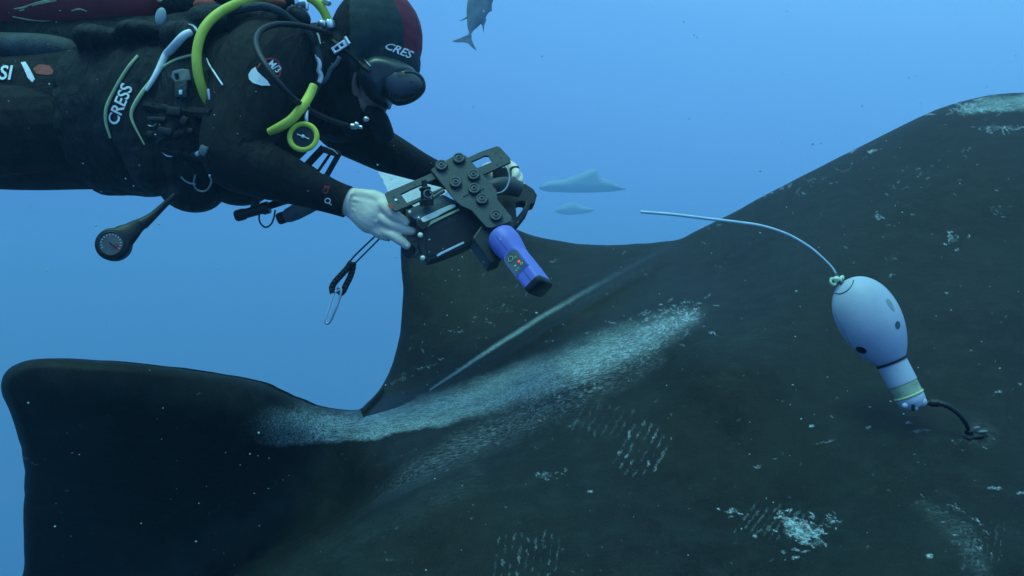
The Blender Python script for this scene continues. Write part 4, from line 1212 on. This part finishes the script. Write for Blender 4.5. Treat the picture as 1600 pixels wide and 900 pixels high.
# housing box
HF = frame_from(U(653, 345, 1.500), U(719, 319, 1.520), U(664, 405, 1.492))
top = [(650,342),(676,331),(712,316),(760,300),(786,330),(790,345),(771,366),(746,379),(726,389),(688,404),(668,409),(660,404),(656,388),(652,362)]
pl('housing', top, [], HF, .05, 'black_plastic', .004, label='black box housing with silver trim strips')
HT = (HF[0] + HF[3] * .002, *HF[1:])
pl('screen', [(664,362),(712,341),(738,352),(744,374),(688,397),(668,401)], [], HT, .002, 'rubber', .001)
pl('trim_strip', [(657,342),(662,338),(703,320),(711,319),(712,323),(690,334),(684,338),(664,347),(660,347)], [], (HF[0] + HF[3] * .006, *HF[1:]), .006, 'trim', .001, label='broad pale metal strip along the top edge')
pl('trim_strip', [(664,353),(674,345),(692,337),(716,326),(719,328),(693,340.5),(677,348.5),(667,355.5)], [], (HF[0] + HF[3] * .005, *HF[1:]), .005, 'piping', .0006, label='thin yellowish metal strip')
pl('corner_block', [(650,345),(656,342),(664,349),(672,347),(667,356),(660,360),(652,352)], [], (HF[0] + HF[3] * .008, *HF[1:]), .008, 'black_plastic', .001)
pl('slot_trim', [(682,399),(686,395.5),(724,377.5),(726,380),(690,397.5),(684,401)], [], (HF[0] + HF[3] * .003, *HF[1:]), .003, 'steel', .0004)
for (x, y, s_) in ((654,341,.0028),(656.5,368,.0055),(660.5,403.5,.0050),(640,332,.0036)):
    bb_ = bmesh.new(); p = on_plane(HF, x, y, .004)
    bmesh.ops.create_uvsphere(bb_, u_segments=12, v_segments=8, radius=s_, matrix=Matrix.Translation(p))
    obj('screw', bb_, M['trim'] if s_ > .003 else M['chrome'], rig)
# sloping grey lid that shows between rail and housing
lid = bmesh.new()
q_ = [U(636,328,1.505), U(692,304,1.53), U(716,316,1.528), U(652,344,1.500), U(640,336,1.502)]
vs1 = [lid.verts.new(p) for p in q_]; vs2 = [lid.verts.new(p + Vector((0, .03, -.012))) for p in q_]
lid.faces.new(vs1); lid.faces.new(list(reversed(vs2)))
for i in range(5): lid.faces.new((vs1[i], vs1[(i+1) % 5], vs2[(i+1) % 5], vs2[i]))
bmesh.ops.recalc_face_normals(lid, faces=lid.faces)
obj('lid', lid, M['grey_plastic'], rig, smooth=False)
# side bracket between the fingers and the housing
SB = frame_from(U(636, 330, 1.535), U(656, 340, 1.535), U(636, 392, 1.515))
pl('side_bracket', [(634,326),(641,328),(650,344),(655,362),(658,388),(654,398),(645,402),(636,398),(630,388),(636,370),(634,350)], [circ(648,378,1.4), circ(652,388,1.4)], SB, .008, 'anodised', .001)
obj('foot_knob', lathe_bm([(0,.0125),(.004,.0150),(.014,.0150),(.018,.0125),(.018,0)], U(640, 391, 1.530), Vector((-.1, -.9, -.15)), 24), M['black_plastic'], rig)
obj('grip', spline_tube([(618,326,1.60,.012),(630,330,1.58,.016),(640,334,1.56,.018)], 16, 4), M['rubber'], rig)
# pale wedge plate behind the near hand
WF = frame_from(U(590, 268, 1.62), U(690, 292, 1.62), U(612, 318, 1.60))
wj = [(590,267)] + [(592 + i * 2.6, 272 + i * 5.0) if i % 2 else (594 + i * 2.2, 271 + i * 5.0) for i in range(1, 9)] + [(640,330),(690,312),(702,296)]
pl('backing_card', wj, [], WF, .004, 'white', .0004, label='pale wedge of card showing behind the rail')
# right hand handle: cylinder, curved arm and the D-shaped guard
obj('handle_arm', spline_tube([(752,300,1.60,.016),(776,292,1.60,.019),(795,291,1.61,.020),(812,296,1.62,.018)], 20, 5), M['anodised'], rig)
obj('handle_post', lathe_bm([(0,.0185),(.028,.0185),(.030,.015),(.030,0)], U(783, 284, 1.66), Vector((-.05, 0, 1)), 28), M['rubber'], rig)
GF = frame_from(U(812, 290, 1.66), U(838, 303, 1.66), U(806, 350, 1.62))
pl('hand_guard', [(770,296),(790,290),(808,284),(822,287),(834,295),(839.5,304),(836,318),(829,320),(824,333),(808,353),(796,358),(784,352),(776,330)],
   [[(806,317),(814,314.5),(821.5,315.5),(820.5,321),(814,331),(807.5,339)]], GF, .030, 'black_plastic', .003, label='black D-shaped guard round the far hand')
obj('grip', spline_tube([(804,262,1.685,.0105),(806,276,1.68,.012),(808,292,1.675,.013),(808,308,1.67,.012)], 16, 4), M['rubber'], rig)
obj('safety_cord', spline_tube([(779,258,1.60,.0014),(786,257,1.58,.0016),(793,264,1.57,.0016),(796,278,1.57,.0016),(792,292,1.57,.0016),(784,300,1.57,.0016),(776,302,1.58,.0014)], 8, 6), M['white'], rig)
# bracket carrying the scanner
BF = frame_from(U(745, 375, 1.47), U(790, 356, 1.49), U(768, 410, 1.46))
pl('scanner_bracket', [(738,372),(752,352),(786,340),(806,345),(803,360),(793,372),(783,392),(784,405),(768,411.5),(764,408)], [], BF, .05, 'black_plastic', .003)

# ---------------------------------------------------------------- purple scanner, bolted nose-down under the housing
sc_ = empty('handheld_scanner', U(812, 410, 1.46), 'blue-purple handheld scanner with square black end poking out under the rig', 'scanner')
A0, A1 = U(780, 366, 1.475), U(841, 446, 1.400)
axn = (A1 - A0).normalized(); Ls = (A1 - A0).length
# cross-section axes: eu = along the panel's width, ev = the panel's outward normal
eu = Vector((0.80, -.42, 0.44)); eu = (eu - axn * eu.dot(axn)).normalized()
ev = axn.cross(eu)
if ev.z < 0: ev = -ev
def sect(t, hw, hh, n_exp, k, off=0.0):
    th = 2 * math.pi * k / 40
    c_, s_ = math.cos(th), math.sin(th)
    r0 = (abs(c_) ** n_exp + abs(s_) ** n_exp) ** (-1 / n_exp)
    return A0 + axn * (t * Ls) + eu * (hw * c_ * r0) + ev * (hh * s_ * r0 + off)
bs_ = bmesh.new(); rings = []
secs = crom([(0.0,.024,.024,2.0,0),(.06,.029,.029,2.0,0),(.20,.0300,.0300,2.1,0),(.34,.0262,.0265,2.4,0),(.46,.0222,.0235,3.2,.0),(.60,.0215,.0240,4.5,.001),(.78,.0205,.0255,6,.000),(.94,.0200,.0262,6.5,.0),(1.0,.0198,.0260,6.5,.0)], 5)
for (t, hw, hh, ne, off) in secs:
    rings.append([bs_.verts.new(sect(t, hw, hh, max(ne, 2.0), k, off)) for k in range(40)])
for i in range(len(rings) - 1):
    for k in range(40): bs_.faces.new((rings[i][k], rings[i][(k+1) % 40], rings[i+1][(k+1) % 40], rings[i+1][k]))
bs_.faces.new(list(reversed(rings[0]))); bs_.faces.new(rings[-1])
bmesh.ops.recalc_face_normals(bs_, faces=bs_.faces)
so = obj('body', bs_, M['purple'], sc_); register('scanner', so)
be = bmesh.new(); rr = []
for (t, g) in ((.985, 1.012), (1.02, 1.012), (1.06, .96), (1.072, .88)):
    rr.append([be.verts.new(sect(t, .0198 * g, .0260 * g, 6.0, k)) for k in range(40)])
for i in range(3):
    for k in range(40): be.faces.new((rr[i][k], rr[i][(k+1) % 40], rr[i+1][(k+1) % 40], rr[i+1][k]))
be.faces.new(list(reversed(rr[0]))); be.faces.new(rr[-1])
bmesh.ops.recalc_face_normals(be, faces=be.faces)
obj('end_cap', be, M['rubber'], sc_)
def sp(u, t, lift=.001):   # point on the panel side; u across (-1..1), t along
    hh = float(np.interp(t, [s_[0] for s_ in secs], [s_[2] for s_ in secs]))
    hw = float(np.interp(t, [s_[0] for s_ in secs], [s_[1] for s_ in secs]))
    return A0 + axn * (t * Ls) + eu * (u * hw) + ev * (hh * .995 + lift)
def spanel(outline, lift, m, name, par, label=None, th=.0008):
    bm_ = bmesh.new()
    v1 = [bm_.verts.new(sp(u, t, lift)) for u, t in outline]; v2 = [bm_.verts.new(sp(u, t, lift - th - .002)) for u, t in outline]
    bm_.faces.new(v1); bm_.faces.new(list(reversed(v2)))
    n_ = len(v1)
    for i in range(n_): bm_.faces.new((v1[i], v1[(i+1) % n_], v2[(i+1) % n_], v2[i]))
    bmesh.ops.recalc_face_normals(bm_, faces=bm_.faces)
    return obj(name, bm_, M[m], par, smooth=False, label=label)
arch = lambda w, t0, t1: [(w * math.cos(a_), t0 - .11 * math.sin(a_) * w / .8) for a_ in np.linspace(0, math.pi, 12)] + [(-w, t1), (w, t1)]
spanel(arch(.84, .52, .78), .0010, 'purple', 'panel_rim', sc_)
pn = spanel(arch(.74, .53, .765), .0018, 'grey_plastic', 'panel', sc_, 'dark key panel with symbols')
def sdot(u, t, r, m, nm, seg=12, hole=0):
    pts_ = [sp(u + r * math.cos(a_) / .021, t + r * math.sin(a_) / Ls, .0030) for a_ in np.linspace(0, 2 * math.pi, seg + 1)[:-1]]
    if hole:
        obj(nm, tube_bm(pts_ + [pts_[0]], hole, 6), M[m], pn, smooth=False)
    else:
        bm_ = bmesh.new(); v_ = [bm_.verts.new(p) for p in pts_]; w_ = [bm_.verts.new(p - ev * .0012) for p in pts_]
        bm_.faces.new(v_)
        for i in range(seg): bm_.faces.new((v_[i], v_[(i+1) % seg], w_[(i+1) % seg], w_[i]))
        bmesh.ops.recalc_face_normals(bm_, faces=bm_.faces)
        obj(nm, bm_, M[m], pn, smooth=False)
sdot(-.18, .53, .0056, 'piping', 'symbol', 6, .0007)
sdot(.25, .565, .0025, 'piping', 'symbol', 4, .0006)
sdot(.30, .65, .0026, 'led', 'red_light')
sdot(-.22, .655, .0017, 'white', 'key'); sdot(.40, .705, .0022, 'white', 'key', 10, .0005)
sdot(-.40, .715, .0013, 'white', 'key', 4); sdot(-.12, .715, .0013, 'white', 'key', 4)
obj('seam', tube_bm([sp(.10, t, .0002) for t in (.79, .85, .92, .98)], .0005, 6), M['rubber'], sc_)
obj('seam', tube_bm([sp(.05, t, .0002) for t in (.12, .2, .3, .4)], .0004, 6), M['rubber'], sc_)
# ---------------------------------------------------------------- tow tag with its antenna and tether
tgm = mat('tag_paint', (0.42, 0.46, 0.54), .5, .35, mottle=.08, scale=16, bump=.08, bscale=260, wear=((.34,.36,.46), .30, 60))
tt = empty('tracking_tag', U(1357, 500, 1.18), 'pale blue egg-shaped tracking tag floating on its tether above the ray\'s back', 'tracking tag')
T0, T1 = U(1325, 436, 1.185), U(1431, 638, 1.145)
ta = (T1 - T0).normalized(); TL = (T1 - T0).length
s_px = TL / 228.0
def tpt(s, r=0, a=0):
    u_ = ta.cross(Y).normalized(); v_ = ta.cross(u_)
    return T0 + ta * (s * s_px) + (u_ * math.cos(a) + v_ * math.sin(a)) * r * s_px
prof = crom([(0,5),(2,14),(8,25),(20,36),(38,44.5),(62,48.5),(86,47.5),(108,42.5),(126,35.5),(140,28),(148,22)], 4)
eg = [(0 * s_px, 0)] + [(p[0] * s_px, p[1] * s_px) for p in prof]
obj('float', lathe_bm(eg, T0, ta, 64), tgm, tt); register('tagfloat', bpy.data.objects['float'])
obj('band', lathe_bm([(146.5*s_px,22*s_px),(146*s_px,24.6*s_px),(149.5*s_px,24.2*s_px),(150*s_px,22*s_px)], T0, ta, 48), M['rubber'], tt)
obj('neck', lathe_bm([(147*s_px,22*s_px),(149*s_px,23.0*s_px),(184*s_px,22.6*s_px),(185*s_px,21*s_px)], T0, ta, 48), tgm, tt)
gl = mat('epoxy_window', (0.34, 0.40, 0.26), .2, .5, mottle=.35, scale=70, wear=((.12,.15,.12), .35, 60))
obj('window', lathe_bm([(184*s_px,21*s_px),(185*s_px,22.0*s_px),(206*s_px,21.5*s_px),(207*s_px,19*s_px)], T0, ta, 40), gl, tt, label='clear yellowish section of the tag')
rg = obj('ring', ring_bm(T0 + ta * 205 * s_px, ta, 21.0 * s_px, 2.0 * s_px, 44, 8), M['piping'], tt)
tail = bmesh.new()
lathe_bm([(204*s_px,19*s_px),(208*s_px,21.5*s_px),(218*s_px,20.5*s_px),(225*s_px,16*s_px),(226*s_px,0)], T0, ta, 36, tail)
obj('tail', tail, tgm, tt)
for (x, y, r) in ((1441,628,7.5),(1414,634,4.5),(1429,637,5.5)):
    bb_ = bmesh.new(); ball(bb_, x, y, 1.135, r, r * .9 / F_PX * 1.135, r)
    obj('tail_lobe', bb_, tgm, tt)
obj('tail_slot', box_bm(U(1427, 637, 1.118), X, Y, Z, .004, .006, .010, .001), M['rubber'], tt)
obj('wet_switch', patch_bm(['tagfloat'], [(1346 + 8.5*math.cos(t), 547 + 5.2*math.sin(t) + 2.0*math.cos(t)) for t in np.linspace(0, 2*math.pi, 15)[:-1]], .0004, 2.0), M['rubber'], tt, label='dark oval sensor low on the float')
obj('sensor', patch_bm(['tagfloat'], [(1402.5 + 4.0*math.cos(t), 508 + 6.5*math.sin(t)) for t in np.linspace(0, 2*math.pi, 13)[:-1]], .0004, 2.0), M['knob'], tt)
obj('sensor', patch_bm(['tagfloat'], [(1302 + 2.2*math.cos(t), 504 + 5*math.sin(t)) for t in np.linspace(0, 2*math.pi, 11)[:-1]], .0004, 2.0), M['grey_plastic'], tt)
obj('label_patch', patch_bm(['tagfloat'], [(1386,466),(1390,468),(1396,478),(1398,487),(1393,484),(1387,476),(1384,470)], .0004, 2.0), mat('tag_label', (.24,.29,.30), .5, .3, mottle=.2), tt)
obj('cap', draped(['tagfloat'], [(1303,458,.0009),(1314,459,.0010),(1324,454,.0010),(1331,446,.0009),(1334,438,.0008)], lift=.3), M['grey_plastic'], tt)
obj('seam', tube_bm([on_surface(['tagfloat'], x, y, 0) for x, y in crom([(1300,478),(1310,500),(1330,540),(1352,563),(1384,578)], 5)], .0004, 5), M['grey_plastic'], tt)
# lifting eyes and antenna
eye = mat('bleached_plastic', (.62, .74, .50), .5, .3, mottle=.12, scale=40)
obj('eye', ring_bm(U(1302, 440, 1.178), Vector((.3, -1, .2)), .0050, .0020, 20, 8), eye, tt)
obj('eye', ring_bm(U(1314, 437, 1.180), Vector((1, -.5, .1)), .0040, .0018, 20, 8), eye, tt)
bb_ = bmesh.new(); ball(bb_, 1307, 436, 1.178, 5, .006, 4.5, .3); ball(bb_, 1316, 434, 1.18, 3, .004, 4, .1); ball(bb_, 1299, 436, 1.178, 2.4, .003, 2.6)
obj('mount', bb_, eye, tt)
obj('stem', tube_bm([U(1318, 446, 1.178), U(1310, 436, 1.180), U(1304, 426, 1.182)], [.0040, .0036, .0016], 12), M['grey_plastic'], tt)
am_ = mat('antenna_coating', (.50, .62, .66), .4, .4, mottle=.15, scale=60)
obj('antenna', spline_tube([(1308,432,1.181,.0016),(1300,418,1.183,.0016),(1282,400,1.186,.0018),(1262,384,1.19,.0020),(1230,366,1.195,.0022),(1190,353,1.20,.0024),(1150,347,1.205,.0025),(1100,341,1.21,.0025),(1050,335,1.22,.0025),(1001,331,1.225,.0025)], 10, 8), am_, tt)
# tether and anchor
rb = near_depth(np.array([[1520., 676.]]))[0]
te = empty('tether', U(1520, 672, rb), 'short black tether from the tag\'s tail to a dark anchor in the ray\'s skin', 'tether')
obj('cord', spline_tube([(1448,630,1.135,.0036),(1462,629,1.13,.0042),(1480,634,1.12,.0040),(1496,645,1.115,.0038),(1507,658,1.115,.0034),(1513,670,1.12,.0030)], 12, 6), M['rubber'], te)
obj('sleeve', lathe_bm([(0,.0034),(.002,.0060),(.012,.0060),(.014,.0040)], U(1452, 629.5, 1.134), U(1470, 630, 1.127) - U(1452, 629.5, 1.134), 14), M['rubber'], te)
an = bmesh.new(); ball(an, 1519, 680, rb - .004, 17, .016, 6.5, -.12); ball(an, 1508, 683, rb - .006, 8, .014, 6, .1); ball(an, 1529, 674, rb - .006, 12, .010, 4.5, -.25); ball(an, 1514, 674, rb - .012, 6, .008, 5, 0)
obj('anchor', remeshed(an, .0014, 2), M['rubber'], te)
an = bmesh.new(); ball(an, 1534, 674, rb - .012, 9, .006, 2.4, -.1); ball(an, 1526, 668, rb - .012, 5, .004, 1.6, -.3)
obj('anchor_flap', an, M['grey_plastic'], te)

# ---------------------------------------------------------------- silvery fish swimming up out of the frame
fish_m = mat('fish_skin', (0.16, 0.20, 0.21), .45, .4, mottle=.3, scale=7, col2=(.24, .28, .28))
D = 10.0
fish = empty('trevally', U(745, 20, D), 'grey fish with forked tail swimming up out of the frame, top centre', 'fish')
sp_f = crom([(733,57,2.2),(735,50,3.2),(737,42,8.0),(743,26,16),(748,8,20),(755,-16,22),(764,-44,18),(772,-62,11),(777,-74,4)], 6)
bm = bmesh.new()
tube_bm([U(p[0], p[1], D) for p in sp_f], [p[2] / F_PX * D * .92 for p in sp_f], 24, bm, flat=.36, up=(0, 1, 0))
obj('body', bm, fish_m, fish)
def fin(out, d, th, par, m=fish_m, nm='fin'):
    return obj(nm, plate_bm([(U(x, y, d).x, U(x, y, d).z) for x, y in out], [], (Vector((0, d, 0)), X, Z, -Y), th, 0), m, par, smooth=False)
fin([(735,54),(727,57),(718,60),(708,64),(712,65.5),(722,65.5),(728,69),(731,74),(733.5,77.5),(730,68),(729,63),(732,58)], D, .03, fish, nm='tail_fin')
fin([(734,57),(730,60),(728,64),(727,66),(722,65.3),(718,65.8),(708,64),(718,60.5),(728,56)], D - .001, .034, fish, nm='tail_fin') if False else None
fin([(728,56),(733,52),(737,57),(736,62),(731,66),(728,69),(733.5,77.5),(727,71),(722,66)], D + .002, .030, fish, nm='tail_fin') if False else None
bpy.data.objects.remove([o for o in fish.children if o.name.startswith('tail_fin')][0])
fin([(732,53.5),(737,54.5),(736.5,60),(739,67),(744.5,78),(738,73.5),(731,66.5),(723,64.8),(716,65.3),(707,64),(717,60.5),(725,57)][::-1], D, .03, fish, nm='tail_fin')
fin([(737,40),(738,30),(740,19),(733,26),(725,31.5),(719,32.5),(727,27),(732.5,21.5),(741,16),(745,22)][::-1][0:0] or [(741,14),(737,21),(729.5,25.5),(719,32.5),(730,28),(735.5,27),(740,36),(746,24)][::-1], D, .022, fish, nm='dorsal_fin')
fin([(760,30),(757,38),(755.5,51),(753.5,40),(750.5,35),(752,24)][::-1], D, .022, fish, nm='anal_fin')
fin([(768,4),(769,16),(764,18.5),(760,24),(758,10)][::-1], D, .02, fish, nm='pelvic_fin')
# a pale parasite spot
bb_ = bmesh.new(); ball(bb_, 756, 18, D - .12, 1.3, .02, 1.5)
obj('pale_spot', bb_, M['white'], fish)

# ---------------------------------------------------------------- far rays in the blue
far_m = mat('far_skin_hazed', (0.27, 0.36, 0.40), .7, .2, mottle=.2)  # paled so the colour itself carries part of the water haze
def far_ray(name, out, d, th, label):
    bm_ = inflate_bm(out, d, th, step=2.0, edge=12)
    o = obj(name, bm_, far_m); return tag(o, label, 'ray')
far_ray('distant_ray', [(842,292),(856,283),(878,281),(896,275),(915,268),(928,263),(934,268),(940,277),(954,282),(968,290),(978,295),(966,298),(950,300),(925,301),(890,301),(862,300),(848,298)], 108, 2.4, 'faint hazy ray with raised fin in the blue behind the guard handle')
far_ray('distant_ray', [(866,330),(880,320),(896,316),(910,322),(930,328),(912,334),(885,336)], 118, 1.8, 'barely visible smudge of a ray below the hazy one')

# ---------------------------------------------------------------- drifting specks in the water
R = random.Random(3)
ms = bmesh.new()
for i in range(700):
    d = R.uniform(.45, 3.5) if i % 3 else R.uniform(.45, 1.4)
    px, py = R.uniform(-60, 1660), R.uniform(-60, 960)
    r = R.uniform(.0003, .0009) * (.6 + .4 * d)
    bmesh.ops.create_icosphere(ms, subdivisions=1, radius=r, matrix=Matrix.Translation(U(px, py, d)) @ Matrix.Diagonal((R.uniform(.7, 1.6), 1, R.uniform(.7, 1.4), 1)))
so_ = obj('drifting_specks', ms, mat('speck', (.45, .50, .45), .8, .2, mottle=.1))
tag(so_, 'tiny pale plankton specks drifting in the water', 'plankton', kind='stuff')
# ---------------------------------------------------------------- the water itself, as one even haze
hz = bmesh.new()
box_bm((2, 62, -13), X, Y, Z, 220, 128, 44, 0, hz)
hme = bpy.data.meshes.new('haze'); hz.to_mesh(hme); hz.free()
hm = bpy.data.materials.new('water_haze'); hm.use_nodes = True
hn = hm.node_tree; hn.nodes.clear()
ho = hn.nodes.new('ShaderNodeOutputMaterial'); hv = hn.nodes.new('ShaderNodeVolumePrincipled')
hv.inputs['Color'].default_value = (0.36, 0.66, 0.92, 1)
hv.inputs['Density'].default_value = 0.014
hv.inputs['Anisotropy'].default_value = 0.0
hn.links.new(hv.outputs[0], ho.inputs['Volume'])
hme.materials.append(hm)
haze = bpy.data.objects.new('haze', hme); C.objects.link(haze); haze['kind'] = 'stuff'
